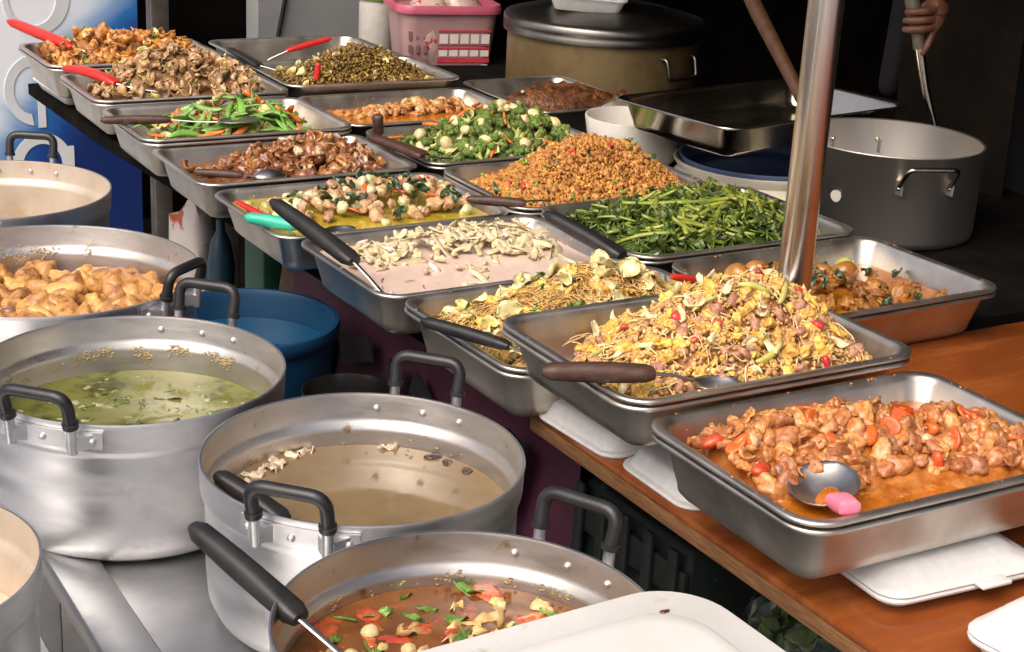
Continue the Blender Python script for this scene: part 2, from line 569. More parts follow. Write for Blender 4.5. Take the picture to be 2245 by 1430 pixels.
tray('U5', 1.607, 1.796, .895, .4875, .353, .02, .085, 'steel tray of red-brown curry with potatoes behind the pole', 'lower nested steel tray under the potato curry')
tray('U4', 1.563, 2.158, .902, .515, .372, 0, .085, 'steel tray heaped with green morning glory stems', 'lower nested steel tray under the morning glory')
tray('U3', 1.535, 2.534, .895, .50, .361, -.02, .085, 'steel tray with a high mound of orange minced pork', 'lower nested steel tray under the minced pork mound')
tray('U2', 1.555, 2.937, .889, .50, .361, .015, .080, 'steel tray of broccoli and carrot sticks', 'lower nested steel tray under the broccoli')
tray('U1', 1.55, 3.351, .885, .50, .361, -.006, .080, 'steel tray of thin orange curry behind the broccoli')
tray('U0', 1.544, 3.705, .912, .50, .361, -.03, .085, 'steel tray heaped with small brown-green fried bits')
tray('UM', 1.60, 4.09, .898, .475, .40, 0, .085, 'almost empty steel tray with a red-handled spoon at the back')
tray('FI', 2.06, 3.335, .89, .335, .43, 0, .085, 'dull steel tray holding dark fried fish')


# ------------------------------------------------------------------ food pieces
def ico(sub):
    bm = bmesh.new()
    bmesh.ops.create_icosphere(bm, subdivisions=sub, radius=1)
    v = [x.co.copy() for x in bm.verts]
    f = [tuple(q.index for q in p.verts) for p in bm.faces]
    bm.free()
    return v, f


ICO = {i: ico(i) for i in (1, 2, 3)}


def nz3(p, seed):
    return noise.noise(Vector((p[0] + seed * 3.17, p[1] - seed * 1.31, p[2] + seed * 7.7)))


def chunk(seed, sub=3, amp=.35, fr=1.3, sq=(1, 1, .8), fine=.08):
    v, f = ICO[sub]
    o = []
    for p in v:
        k = 1 + amp * nz3(p * fr, seed) + amp * .5 * nz3(p * fr * 2.3, seed + 9) + fine * nz3(p * 6, seed + 5)
        o.append((p.x * k * sq[0], p.y * k * sq[1], p.z * k * sq[2]))
    return o, f


def sheet(seed, nx=8, ny=7, bend=1.2, ruffle=.15, th=.06, asp=.7, point=0.0, out=.55):
    """a curled leaf-like or slice-like sheet about 2 units long"""
    rows = []
    rs = random.Random(seed)
    ph = rs.uniform(0, 6)
    tw = rs.uniform(-.5, .5)
    for j in range(ny):
        t = -1 + 2 * j / (ny - 1)
        row = []
        wd = asp * max(.10, (1 - abs(t) ** 2.2)) ** out
        if point:
            wd *= (1 - point * (t * .5 + .5))
        wd *= 1 + .25 * nz3((t * 1.7, seed, 0), seed)
        for i in range(nx):
            q = -1 + 2 * i / (nx - 1)
            x = q * wd
            y = t * (1 + .12 * nz3((q * 1.5, seed * 2, 1), seed))
            z = ruffle * math.sin(3.1 * t + ph + 2 * q) + ruffle * 1.6 * nz3((q * 1.8, t * 1.8, 0), seed)
            a = bend * t
            if abs(bend) > .05:
                rad = 1 / bend
                y2 = (rad - z) * math.sin(a * (y / t if abs(t) > .01 else 1)) if abs(t) > .01 else y
                z2 = rad - (rad - z) * math.cos(a)
            else:
                y2, z2 = y, z
            ca, sa = math.cos(tw * t), math.sin(tw * t)
            row.append((x * ca - z2 * sa, y2, x * sa + z2 * ca))
        rows.append(row)
    return solid(rows, th)


def stick(seed, ln=1.0, wd=.16, ht=.12, curve=.2, n=6, taper=.3, sides=8, jit=.1):
    rs = random.Random(seed)
    rings = []
    cz, cx = rs.uniform(-curve, curve), rs.uniform(-curve, curve)
    for k in range(n):
        t = -1 + 2 * k / (n - 1)
        tp = 1 - taper * abs(t) ** 3
        ring = []
        for q in range(sides):
            a = 2 * math.pi * (q + .5) / sides
            ex = 1.25 if sides == 4 else 1.0
            ring.append((cx * (t * t - .4) + wd * ex * tp * math.cos(a) * (1 + rs.uniform(-jit, jit)), t * ln, cz * (t * t - .4) + ht * ex * tp * math.sin(a) * (1 + rs.uniform(-jit, jit))))
        rings.append(ring)
    return loft(rings)


def pod(seed):
    rs = random.Random(seed)
    cv = rs.uniform(.08, .32) * rs.choice((-1, 1))
    rings = []
    for k in range(11):
        t = -1 + 2 * k / 10
        wd = .19 * max(.04, 1 - abs(t) ** 2.6) ** .7
        hb = .06 + .018 * math.cos(t * 12)
        hb *= max(.15, 1 - abs(t) ** 3)
        ring = []
        for q in range(8):
            a = 2 * math.pi * q / 8
            ring.append((cv * (t * t - .4) + wd * math.cos(a), t, hb * math.sin(a) + .12 * cv * t))
        rings.append(ring)
    return loft(rings)


def slice_disc(seed, r=1.0, th=.30, n=18, oval=1.0):
    rs = random.Random(seed)
    ph = rs.uniform(0, 6)
    rad = [r * (1 + .06 * math.sin(3 * 2 * math.pi * i / n + ph) + rs.uniform(-.03, .03)) for i in range(n)]
    wob = [.06 * math.sin(2 * 2 * math.pi * i / n + ph) for i in range(n)]

    def rg(k, z, wk):
        return [(rad[i] * k * math.cos(2 * math.pi * i / n), oval * rad[i] * k * math.sin(2 * math.pi * i / n), z + wob[i] * wk) for i in range(n)]
    return loft([rg(.45, -th / 2 + .02, .3), rg(.88, -th / 2, 1), rg(1, -th / 2 + .06, 1), rg(1, th / 2 - .06, 1), rg(.88, th / 2, 1), rg(.5, th / 2 - .03, .5)])


def floret(seed):
    rs = random.Random(seed)
    mb = MB()
    mb.add(*tube([(0, 0, -1.0), (rs.uniform(-.1, .1), rs.uniform(-.1, .1), -.5), (0, 0, .05)], [.24, .2, .42], 8), 0)
    for k in range(4):
        a = k * 1.6 + rs.uniform(-.3, .3)
        mb.add(*tube([(0, 0, -.45), (.25 * math.cos(a), .25 * math.sin(a), -.05), (.48 * math.cos(a), .48 * math.sin(a), .3)], [.14, .12, .2], 6), 0)
    v, f = ICO[2]
    for k in range(9):
        a = k * 2.4
        rr = .62 * math.sqrt(k / 9)
        c = Vector((rr * math.cos(a), rr * math.sin(a), .45 - .45 * rr * rr + rs.uniform(-.05, .05)))
        s_ = rs.uniform(.28, .40)
        mb.add([c + p * s_ * (1 + .30 * nz3(p * 3.6, seed + k) + .14 * nz3(p * 8, seed)) for p in v], f, 1)
    return mb


def kinds(name, fn, mat, n=5, smooth=True, auto=None):
    out = []
    for i in range(n):
        r = fn(i)
        mb = r if isinstance(r, MB) else MB().add(*r)
        out.append(mb.mesh(name, mat, smooth, auto))
    return out


class Dish:
    def __init__(s, key, name, label, heaps, level, fill=None, liquid=None, rough=.003, res=(64, 48), wave=.0006, tr=None, pot=None):
        t = TR[key] if not tr else tr
        s.t = t
        s.W, s.D = t['W'], t['D']
        s.heaps, s.level, s.seed = heaps, level, sum(map(ord, name)) % 97
        s.root = thing(name, label, 'food', t['c'], t['yaw'], 'dishes of cooked food')
        tap = .013 * (min(-level, t['depth'] - .02) - .006) / (t['depth'] - .018)
        s.hw, s.hd, s.r = s.W / 2 - .0185 - tap, s.D / 2 - .0185 - tap, .034
        s.rough = rough
        if liquid:
            s.sheet('sauce', liquid, lambda u, v: level + wave * noise.noise(Vector((u * 40, v * 40, s.seed))), (40, 30))
        if fill:
            s.sheet('base_layer', fill, lambda u, v: s.fz(u, v, liquid) + rough * noise.noise(Vector((u * 70, v * 70, s.seed))) + rough * .7 * noise.noise(Vector((u * 160, v * 160, s.seed))), res, closed=True)

    def sheet(s, name, mat, fz, res, closed=False):
        nx, ny = res
        v, f = [], []
        k = .021 if closed else 0
        HW, HD = s.hw - k, s.hd - k
        for j in range(ny):
            y = -HD + 2 * HD * j / (ny - 1)
            a = abs(y) - (HD - s.r)
            wd = HW if a <= 0 else HW - s.r + math.sqrt(max(0, s.r ** 2 - a * a))
            for i in range(nx):
                x = -wd + 2 * wd * i / (nx - 1)
                z = fz(x, y)
                if closed:      # tuck the rim of the layer under the sauce or the pieces
                    e = min(wd - abs(x), HD - abs(y))
                    z -= max(0.0, z + s.t['depth'] - .008) * max(0.0, 1 - e / .016)
                v.append((x, y, z))
        for j in range(ny - 1):
            for i in range(nx - 1):
                f.append((j * nx + i, j * nx + i + 1, (j + 1) * nx + i + 1, (j + 1) * nx + i))
        o = part(name, (v, f), mat, s.root, True, None)
        o['kind'] = 'stuff'
        return o

    def h(s, u, v):
        z = s.level
        add = 0
        for (u0, v0, su, sv, A) in s.heaps:
            q = ((u - u0) / su) ** 2 + ((v - v0) / sv) ** 2
            add += A * math.exp(-q)
        # fall to the level next to the walls
        e = min(s.hw - abs(u), s.hd - abs(v))
        add *= min(1, max(0, e / .03 + .25))
        return z + add + .006 * noise.noise(Vector((u * 22, v * 22, s.seed)))

    def fz(s, u, v, liquid):
        z = s.h(u, v)
        if liquid:
            return z - .0045
        t = min(1, max(0, (z - s.level - .004) / .016))
        return (z - .0055) * t + (-s.t['depth'] + .006) * (1 - t)

    def nrm(s, u, v):
        d = .008
        return Vector((s.h(u - d, v) - s.h(u + d, v), s.h(u, v - d) - s.h(u, v + d), 2 * d)).normalized()

    def pick(s, mask, m=.012):
        for _ in range(60):
            u = random.uniform(-s.hw + m, s.hw - m)
            v = random.uniform(-s.hd + m, s.hd - m)
            if mask is None or random.random() < mask(u, v):
                return u, v
        return None

    def put(s, name, meshes, n, size, mask=None, dmin=0.0, lift=0.0, tilt=.5, flat=1.0, jz=.004, pts=None, rz=None, squash=None):
        """scatter single pieces over the heap"""
        done = []
        tries = 0
        spots = list(pts) if pts else None
        while len(done) < n and tries < n * 14:
            tries += 1
            if spots is not None:
                if not spots:
                    break
                p = spots.pop(0)[:2]
            else:
                p = s.pick(mask, m=size[1] * .85 + .004)
            if not p:
                continue
            if dmin and spots is None and any((p[0] - q[0]) ** 2 + (p[1] - q[1]) ** 2 < dmin * dmin for q in done):
                continue
            done.append(p)
            k = random.uniform(*size)
            nn = s.nrm(*p).lerp(Vector((0, 0, 1)), 1 - flat)
            q = nn.to_track_quat('Z', 'Y').to_matrix()
            e = Euler((random.gauss(0, tilt), random.gauss(0, tilt), random.uniform(0, 6.283) if rz is None else rz + random.gauss(0, .35))).to_matrix()
            o = bpy.data.objects.new(name, random.choice(meshes))
            COL.objects.link(o)
            o.parent = s.root
            o.location = (p[0], p[1], s.h(*p) + lift * k + random.uniform(-jz, jz))
            o.rotation_euler = (q @ e).to_euler()
            sq = squash or (1, 1, 1)
            o.scale = (k * sq[0], k * sq[1], k * sq[2])
        return done

    def splash(s, mat, n=26):
        """specks of food on the rim and the walls above the food"""
        V, F = [], []
        bv, bf = ICO[1]
        for _ in range(n):
            wall = random.random() < .65
            d = random.uniform(.006, max(.010, -s.level)) if wall else 0
            off = .0185 + .013 * max(0, d - .006) / (s.t['depth'] - .018) if wall else random.uniform(.003, .011)
            HW, HD = s.W / 2 - off, s.D / 2 - off
            if random.random() < .58:
                p = (random.uniform(-HW + .04, HW - .04), HD * random.choice((-1, 1)))
            else:
                p = (HW * random.choice((-1, 1)), random.uniform(-HD + .04, HD - .04))
            r = random.choice((.0007, .0009, .0012, .0018))
            o = len(V)
            V += [(p[0] + q.x * r * 1.5, p[1] + q.y * r * 1.5, -d + q.z * r * .8) for q in bv]
            F += [tuple(i + o for i in q) for q in bf]
        ob = part('food_specks', (V, F), mat, s.root, True, None)
        ob['kind'] = 'stuff'

    def strands(s, name, n, ln, rad, mat, mask=None, curl=1.2, arch=.008, lift=.001, steps=8, sides=4):
        V, F = [], []
        for _ in range(n):
            p = s.pick(mask)
            if not p:
                continue
            x, y = p
            a = random.uniform(0, 6.283)
            l_ = random.uniform(*ln) / steps
            cv = random.gauss(0, curl)
            path = []
            ar = random.uniform(-.3, 1) * arch
            ph = random.uniform(0, 3)
            for k in range(steps + 1):
                xx = max(-s.hw + .003, min(s.hw - .003, x))
                yy = max(-s.hd + .003, min(s.hd - .003, y))
                t = k / steps
                path.append((xx, yy, s.h(xx, yy) + lift + ar * math.sin(math.pi * t) + .25 * arch * math.sin(7 * t + ph)))
                a += cv / steps + random.gauss(0, .18)
                x += l_ * math.cos(a)
                y += l_ * math.sin(a)
            r = random.uniform(*rad)
            v, f = tube(path, [r * .6] + [r] * (steps - 1) + [r * .5], sides)
            o = len(V)
            V += v
            F += [tuple(i + o for i in q) for q in f]
        ob = part(name, (V, F), mat, s.root, True, None)
        ob['kind'] = 'stuff'
        return ob

    def crumbs(s, name, n, size, mat, mask=None, lift=.3, sub=1, amp=.5, sq=1.0):
        V, F = [], []
        bv, bf = ICO[sub]
        for k in range(n):
            p = s.pick(mask, .006)
            if not p:
                continue
            r = random.uniform(*size)
            e = Euler((random.uniform(0, 6), random.uniform(0, 6), random.uniform(0, 6))).to_matrix()
            st = Vector((random.uniform(.75, 1.3), random.uniform(.75, 1.2), random.uniform(.6, 1) * sq))
            z = s.h(*p) + lift * r + random.uniform(-.3, .5) * r
            o = len(V)
            for q in bv:
                g = 1 + amp * random.uniform(-.5, .5)
                w_ = e @ Vector((q.x * st.x * g, q.y * st.y * g, q.z * st.z * g)) * r
                V.append((p[0] + w_.x, p[1] + w_.y, z + w_.z))
            F += [tuple(i + o for i in q) for q in bf]
        ob = part(name, (V, F), mat, s.root, True, None)
        ob['kind'] = 'stuff'
        return ob


def clump(d, base, fr=22, seed=0, lo=.12):
    """the same mask gathered into patches, so that kinds of pieces bunch together"""
    return lambda u, v: base(u, v) * (1.0 if noise.noise(Vector((u * fr, v * fr, seed * 3.3))) > .02 else lo)


def on_heap(d, thr=.012):
    return lambda u, v: 1.0 if d.h(u, v) > d.level + thr else 0.0


# food materials
MEAT_O = P('stewed_pork', (.35, .110, .028), (.60, .30, .115), s=60, r=.36, rnd=.28, coat=.22, bump=.22, bs=150, c3=(.48, .185, .058), sss=.10)
MEAT_B = P('brown_meat', (.11, .036, .010), (.42, .20, .075), s=55, r=.28, rnd=.30, coat=.4, bump=.15, bs=120, c3=(.25, .095, .042))
MEAT_P = P('pale_chicken', (.36, .185, .08), (.60, .38, .205), s=60, r=.4, rnd=.2, coat=.2, bump=.3, bs=140)
CARROT = P('carrot', (.62, .11, .012), (.78, .20, .03), s=60, r=.32, rnd=.12, coat=.3, bump=.1, bs=200)
CARROTD = P('stewed_carrot', (.55, .065, .010), (.70, .135, .03), s=50, r=.32, rnd=.14, coat=.3, bump=.15, bs=200)
SAUCE_O = M('orange_sauce', (.36, .085, .005), (.52, .17, .016), s=22, r=.07, coat=.6, bump=.05, bs=90, spots=((.62, .26, .05), 60, .60, .06))
SAUCE_B = M('brown_sauce', (.14, .045, .010), (.24, .09, .024), s=25, r=.08, coat=.6, bump=.05, bs=90, spots=((.28, .11, .03), 45, .6, .08))
FILL_O = M('stew_base', (.34, .09, .010), (.52, .21, .05), s=50, r=.16, coat=.4, bump=.3, bs=90)


T1 = Dish('T1', 'pork_carrot_stew', 'chunky orange-brown pork and carrot stew with a metal spoon in it', [(-.03, .045, .13, .070, .046), (.15, -.03, .085, .075, .032), (-.15, .05, .07, .06, .032), (.05, .0, .10, .06, .010)], -.034,
          FILL_O, SAUCE_O, rough=.004)
hm = on_heap(T1, .012)
T1.put('pork_chunk', kinds('pork_chunk', lambda i: chunk(i, 3, .42, 1.1, (1.2, .85, .58), .03), MEAT_O, 9), 210, (.008, .019), hm, .008, -.10, .6)
T1.put('pork_skin', kinds('pork_skin', lambda i: sheet(i + 40, 7, 7, 1.1, .18, .22, .7), MEAT_O, 6), 70, (.010, .017), hm, .013, .35, .7)
T1.put('onion_piece', kinds('onion_piece', lambda i: chunk(i + 60, 2, .3, 1.2, (1, .8, .6)), P('stewed_onion', (.50, .27, .13), (.62, .42, .25), s=50, r=.25, coat=.5, rnd=.15), 3), 10, (.008, .014), hm, .02, .1, .5)
T1.put('mushroom_piece', kinds('mushroom_piece', lambda i: chunk(i + 80, 3, .45, 1.2, (1.1, .9, .6)), P('stewed_mushroom', (.22, .095, .045), (.38, .19, .10), s=40, r=.3, coat=.3, rnd=.2), 3), 9, (.009, .014), hm, .03, .1, .5)
T1.put('carrot_slice', kinds('carrot_slice', lambda i: slice_disc(i, 1, .32, 16, 1.15), CARROTD, 4), 12, (.0105, .0145), hm, 0, .6, .5,
       pts=[(-.185, .035), (-.07, .035), (.02, -.005), (.075, .035), (.10, .02), (.052, .01), (.085, -.045), (.145, -.005), (.155, .0), (.17, -.07), (.19, .02), (-.02, .1), (.2, -.03), (-.15, .0), (.0, .06), (.11, -.08)])

T1.put('carrot_chunk', kinds('carrot_chunk', lambda i: chunk(i + 700, 2, .4, 1.2, (1.2, .8, .6), .05), CARROTD, 4), 15, (.009, .0135), hm, .04, .5, .5)

# egg, ham, sprouts
EGG = P('scrambled_egg', (.58, .28, .035), (.80, .56, .18), s=60, r=.45, rnd=.18, bump=.3, bs=160, c3=(.70, .41, .08))
HAM = P('chopped_ham', (.36, .15, .085), (.60, .34, .21), s=80, r=.42, rnd=.22, bump=.3, bs=200)
SPROUT = M('bean_sprout', (.56, .37, .13), (.76, .57, .28), s=30, r=.4, island=.20)
CHILI = P('red_chili', (.55, .02, .02), (.66, .06, .05), s=30, r=.25, coat=.4, rnd=.12)
GBEAN = P('pale_green_bean', (.42, .40, .09), (.56, .52, .17), s=40, r=.4, rnd=.15)
T2 = Dish('T2', 'egg_sprout_stir_fry', 'tall heap of yellow egg, pink ham and bean sprouts flecked with red', [(.055, .02, .125, .105, .080), (-.07, -.03, .11, .10, .052), (.13, -.03, .09, .09, .042)], -.038,
          M('egg_mix', (.32, .16, .05), (.56, .33, .11), s=90, r=.5, bump=.6, bs=160, c3=(.38, .16, .08)), None, rough=.008)
hm = on_heap(T2, .012)
T2.crumbs('fine_bits', 3200, (.0018, .0048), M('egg_ham_crumbs', (.52, .30, .09), (.70, .47, .17), s=40, r=.45, island=.30, c3=(.54, .30, .13)), hm, .3)
T2.put('ham_piece', kinds('ham_piece', lambda i: chunk(i + 11, 2, .75, 1.4, (1, .85, .6), .2), HAM, 6), 150, (.005, .012), clump(T2, hm, 30, 1), .007, .15, .8)
T2.put('egg_curd', kinds('egg_curd', lambda i: chunk(i + 31, 3, .75, 1.5, (1.1, .85, .6), .2), EGG, 6), 210, (.005, .0125), clump(T2, hm, 26, 5, .35), .006, .2, .8)
T2.strands('bean_sprouts', 360, (.018, .05), (.0008, .0016), SPROUT, hm, 1.8, .009, .003)
T2.put('cabbage_strip', kinds('cabbage_strip', lambda i: sheet(i + 15, 5, 8, 1.3, .12, .06, .28), P('cooked_cabbage', (.62, .52, .24), (.80, .74, .46), s=30, r=.3, coat=.3, rnd=.12), 4), 44, (.010, .022), hm, .02, .5, .6)
T2.put('red_chili_piece', kinds('red_chili_piece', lambda i: chunk(i + 51, 2, .45, 1.4, (1, .7, .5)), CHILI, 4), 15, (.006, .0115), hm, .03, .8, .7)
T2.put('green_bean_slice', kinds('green_bean_slice', lambda i: stick(i + 3, 1, .2, .17, .35, 7, .5, 8), GBEAN, 4), 12, (.016, .027), hm, .03, .35, .25)

# glass noodles
T3 = Dish('T3', 'glass_noodle_stir_fry', 'golden glass noodles with egg, cabbage and green scraps', [(-.03, .0, .17, .12, .085), (.10, .03, .10, .10, .035)], -.035,
          M('noodle_base', (.42, .24, .06), (.62, .40, .14), s=90, r=.45, bump=.6, bs=160), None, rough=.006)
hm = on_heap(T3, .010)
T3.strands('glass_noodles', 1700, (.03, .08), (.0007, .0013), M('glass_noodle', (.52, .30, .08), (.72, .50, .19), s=20, r=.25, coat=.3, island=.25), hm, 4.5, .010, .003, 9, 4)
T3.put('egg_curd', kinds('egg_curd', lambda i: chunk(i + 33, 3, .7, 1.5, (1.1, .9, .55), .2), EGG, 5), 110, (.006, .014), clump(T3, hm, 24, 3), .010, .3, .7)
T3.put('cabbage_leaf', kinds('cabbage_leaf', lambda i: sheet(i + 21, 8, 8, 1.0, .22, .05, .8), P('pale_cabbage', (.56, .46, .16), (.80, .74, .42), s=25, r=.3, coat=.25, rnd=.14), 5), 70, (.010, .024), lambda u, v: hm(u, v) * (1 if v > -.02 else .5), .022, .55, .5)
T3.put('green_leaf', kinds('green_leaf', lambda i: sheet(i + 26, 5, 7, .8, .2, .05, .4, .6), P('wilted_green', (.05, .13, .015), (.18, .30, .05), s=30, r=.35, rnd=.2), 4), 22, (.008, .019), hm, .03, .7, .5)
T3.put('red_chili_piece', kinds('red_chili_piece', lambda i: stick(i, 1, .35, .3, .2), CHILI, 2), 3, (.010, .012), None, 0, .8, .3, pts=[(-.19, -.05), (.02, .05), (.12, .0)])

# bamboo in coconut soup
PINKS = M('coconut_soup', (.70, .52, .43), (.76, .58, .48), s=9, r=.22, coat=.3, spots=((.62, .45, .38), 70, .66, .05))
BAMB = P('bamboo_strip', (.52, .42, .22), (.72, .61, .40), s=30, r=.38, rnd=.14, coat=.15, bump=.15, bs=120)
T4 = Dish('T4', 'bamboo_coconut_soup', 'pinkish coconut soup with olive bamboo strips', [(.02, .11, .18, .065, .024), (.14, .06, .09, .07, .012)], -.020, None, PINKS)
bm_ = lambda u, v: min(1, max(0.0, (T4.h(u, v) + .020) * 60)) + (.06 if v > -.02 else 0)
T4.put('bamboo_strip', kinds('bamboo_strip', lambda i: stick(i + 5, 1, .26, .09, .35, 7, .25, 8, .06), BAMB, 6), 150, (.014, .032), clump(T4, bm_, 16, 2, .3), .007, -.08, .14)
T4.put('bamboo_sheet', kinds('bamboo_sheet', lambda i: sheet(i + 71, 6, 7, .9, .15, .10, .55, .3), BAMB, 4), 60, (.012, .024), clump(T4, bm_, 16, 2, .3), .012, -.02, .2)
T4.put('white_fish_flake', kinds('white_fish_flake', lambda i: chunk(i + 91, 2, .6, 1.4, (1.3, .7, .4), .2), P('fish_flake', (.66, .54, .46), (.80, .72, .66), s=40, r=.4, rnd=.12), 4), 14, (.005, .011), bm_, .02, .1, .2)
T4.put('herb_sliver', kinds('herb_sliver', lambda i: stick(i + 7, 1, .11, .06, .2), P('dark_herb', (.16, .10, .07), (.26, .17, .12), s=30, r=.4), 3), 26, (.006, .013), lambda u, v: .6 if v < .06 else .1, .03, .02, .05, jz=.0006, flat=0)

# green curry
GCUR = M('green_curry', (.36, .26, .018), (.50, .38, .04), s=14, r=.14, coat=.5, bump=.04, bs=70, spots=((.62, .54, .16), 55, .62, .06))
T5 = Dish('T5', 'green_curry', 'yellow-green curry heaped with chicken, pale eggplant and dark leaves', [(.03, .04, .13, .08, .040), (.15, .0, .07, .07, .024)], -.020, None, GCUR)
bm_ = lambda u, v: min(1, max(0.0, (T5.h(u, v) + .018) * 70))
T5.put('chicken_piece', kinds('chicken_piece', lambda i: chunk(i + 13, 3, .6, 1.4, (1.15, .85, .65)), MEAT_P, 6), 72, (.009, .017), bm_, .013, .1, .6)
T5.put('eggplant_wedge', kinds('eggplant_wedge', lambda i: chunk(i + 27, 3, .22, .9, (1, .85, .62)), P('pale_eggplant', (.40, .42, .17), (.74, .66, .42), s=34, r=.32, rnd=.2, coat=.3, c3=(.60, .56, .30)), 5), 44, (.010, .017), bm_, .020, .25, .6)
T5.put('basil_leaf', kinds('basil_leaf', lambda i: sheet(i + 17, 6, 8, .8, .22, .04, .45, .4), P('dark_basil', (.018, .045, .014), (.05, .10, .035), s=30, r=.3, rnd=.25, coat=.3), 5), 44, (.010, .022), bm_, .013, .75, .6)
T5.put('chili_slice', kinds('chili_slice', lambda i: stick(i + 2, 1, .24, .14, .3, 6, .6), P('orange_chili', (.62, .05, .015), (.72, .13, .03), s=20, r=.25, coat=.4, rnd=.15), 3), 13, (.013, .021), lambda u, v: bm_(u, v) * (1 if u > .03 else .2), .03, .6, .3)
T5.put('pea_eggplant', kinds('pea_eggplant', lambda i: chunk(i + 3, 2, .1, 1, (1, .8, .5)), P('floating_eggplant', (.34, .40, .10), (.50, .52, .20), s=25, r=.25, coat=.4), 2), 13, (.009, .014), lambda u, v: 1.0 if u < -.11 else 0.0, .028, .0, .1, flat=0)

# brown pork stew
T6 = Dish('T6', 'brown_pork_stew', 'dark brown pork stew in glossy gravy', [(.09, .03, .11, .09, .050), (-.05, .05, .09, .07, .012)], -.034, None, SAUCE_B)
bm_ = lambda u, v: min(1, max(0.0, (T6.h(u, v) + .031) * 60)) + .03
T6.put('pork_chunk', kinds('pork_chunk', lambda i: chunk(i + 44, 3, .55, 1.2, (1.1, .9, .7)), MEAT_B, 7), 70, (.013, .025), bm_, .017, -.1, .6)
T6.put('pork_skin', kinds('pork_skin', lambda i: sheet(i + 46, 7, 7, 1.5, .2, .2, .6), P('glazed_skin', (.20, .07, .02), (.42, .19, .06), s=30, r=.2, coat=.5, rnd=.25), 5), 60, (.014, .026), bm_, .018, .35, .7)
T6.put('pale_offal_piece', kinds('pale_offal_piece', lambda i: sheet(i + 49, 6, 6, 1.2, .3, .22, .6), P('pale_offal', (.52, .36, .20), (.66, .52, .33), s=40, r=.35, coat=.3, rnd=.1), 4), 14, (.012, .020), lambda u, v: bm_(u, v) if u > .02 else 0, .035, .7, .5)

# snow peas
PEA = P('snow_pea', (.11, .27, .03), (.25, .46, .09), s=14, r=.3, rnd=.25, coat=.3)
PALEV = P('pale_vegetable', (.46, .38, .12), (.68, .58, .28), s=26, r=.35, rnd=.14, coat=.2)
T7 = Dish('T7', 'snow_pea_stir_fry', 'bright green snow peas with orange carrot and pale cabbage', [(.01, .015, .16, .11, .055), (.06, .05, .10, .07, .02)], -.045,
          M('pea_base', (.10, .12, .03), (.34, .26, .12), s=50, r=.4, bump=.5, bs=90), None, rough=.006)
hm = on_heap(T7, .006)
T7.put('pale_slice', kinds('pale_slice', lambda i: sheet(i + 61, 7, 7, .8, .2, .07, .75), PALEV, 4), 32, (.012, .023), hm, .022, .4, .6)
T7.put('pork_slice', kinds('pork_slice', lambda i: sheet(i + 64, 6, 6, .8, .2, .14, .7), MEAT_P, 4), 22, (.012, .022), hm, .022, .4, .6)
T7.put('snow_pea', kinds('snow_pea', pod, PEA, 6), 95, (.032, .050), hm, .012, .32, .35)
T7.put('carrot_stick', kinds('carrot_stick', lambda i: stick(i + 9, 1, .22, .14, .2, 6, .35, 8), CARROT, 4), 13, (.026, .040), hm, .04, .42, .3)

# mushrooms
MUSH = P('fried_mushroom', (.22, .11, .045), (.54, .35, .17), s=40, r=.34, rnd=.30, coat=.25, bump=.15, bs=110, c3=(.42, .25, .115))
T8 = Dish('T8', 'mushroom_stir_fry', 'brown heap of glossy fried mushrooms and celery', [(.02, .02, .14, .10, .092), (-.08, -.02, .09, .09, .035), (.15, -.02, .07, .08, .03)], -.03,
          M('mushroom_base', (.14, .065, .025), (.34, .19, .085), s=70, r=.4, bump=.5, bs=100), None, rough=.008)
hm = on_heap(T8, .010)
T8.put('mushroom_slice', kinds('mushroom_slice', lambda i: sheet(i + 101, 7, 7, 1.2, .22, .15, .66), MUSH, 8), 200, (.013, .027), hm, .009, .25, .7)
T8.put('mushroom_cap', kinds('mushroom_cap', lambda i: chunk(i + 104, 3, .3, 1, (1, 1, .55)), MUSH, 4), 26, (.009, .015), hm, .017, .5, .7)
T8.put('celery_piece', kinds('celery_piece', lambda i: sheet(i + 107, 5, 7, 1.2, .1, .12, .3), P('cooked_celery', (.36, .32, .06), (.54, .48, .15), s=30, r=.35, rnd=.2, coat=.2), 4), 40, (.010, .022), hm, .022, .7, .7)
T8.put('dark_herb_leaf', kinds('dark_herb_leaf', lambda i: sheet(i + 108, 5, 6, .8, .2, .05, .4, .5), MATS['dark_basil'], 3), 18, (.008, .017), hm, .03, .7, .6)
T8.put('chili_piece', kinds('chili_piece', lambda i: stick(i, 1, .4, .2, .2), MATS['orange_chili'], 2), 10, (.006, .010), hm, .03, .9, .5)

# orange chicken
ORC = P('orange_chicken', (.36, .125, .022), (.60, .30, .085), s=45, r=.33, rnd=.28, coat=.35, bump=.25, bs=110, c3=(.48, .19, .04))
T9 = Dish('T9', 'orange_chicken_stir_fry', 'heap of orange fried chicken and herbs in the rearmost tray', [(-.02, .02, .16, .11, .062), (-.12, .0, .08, .09, .022), (.13, .02, .09, .09, .022)], -.03,
          M('chicken_base', (.22, .085, .02), (.42, .21, .06), s=70, r=.4, bump=.5, bs=100), None, rough=.008)
hm = on_heap(T9, .008)
T9.put('chicken_piece', kinds('chicken_piece', lambda i: chunk(i + 121, 3, .6, 1.3, (1.2, .8, .6)), ORC, 6), 105, (.012, .024), hm, .012, .15, .7)
T9.put('chicken_skin', kinds('chicken_skin', lambda i: sheet(i + 125, 7, 7, 1.5, .25, .16, .6), ORC, 6), 85, (.013, .025), hm, .015, .5, .8)
T9.put('green_leaf', kinds('green_leaf', lambda i: sheet(i + 127, 5, 7, .9, .2, .05, .4, .5), MATS['wilted_green'], 4), 34, (.009, .020), hm, .022, .7, .6)
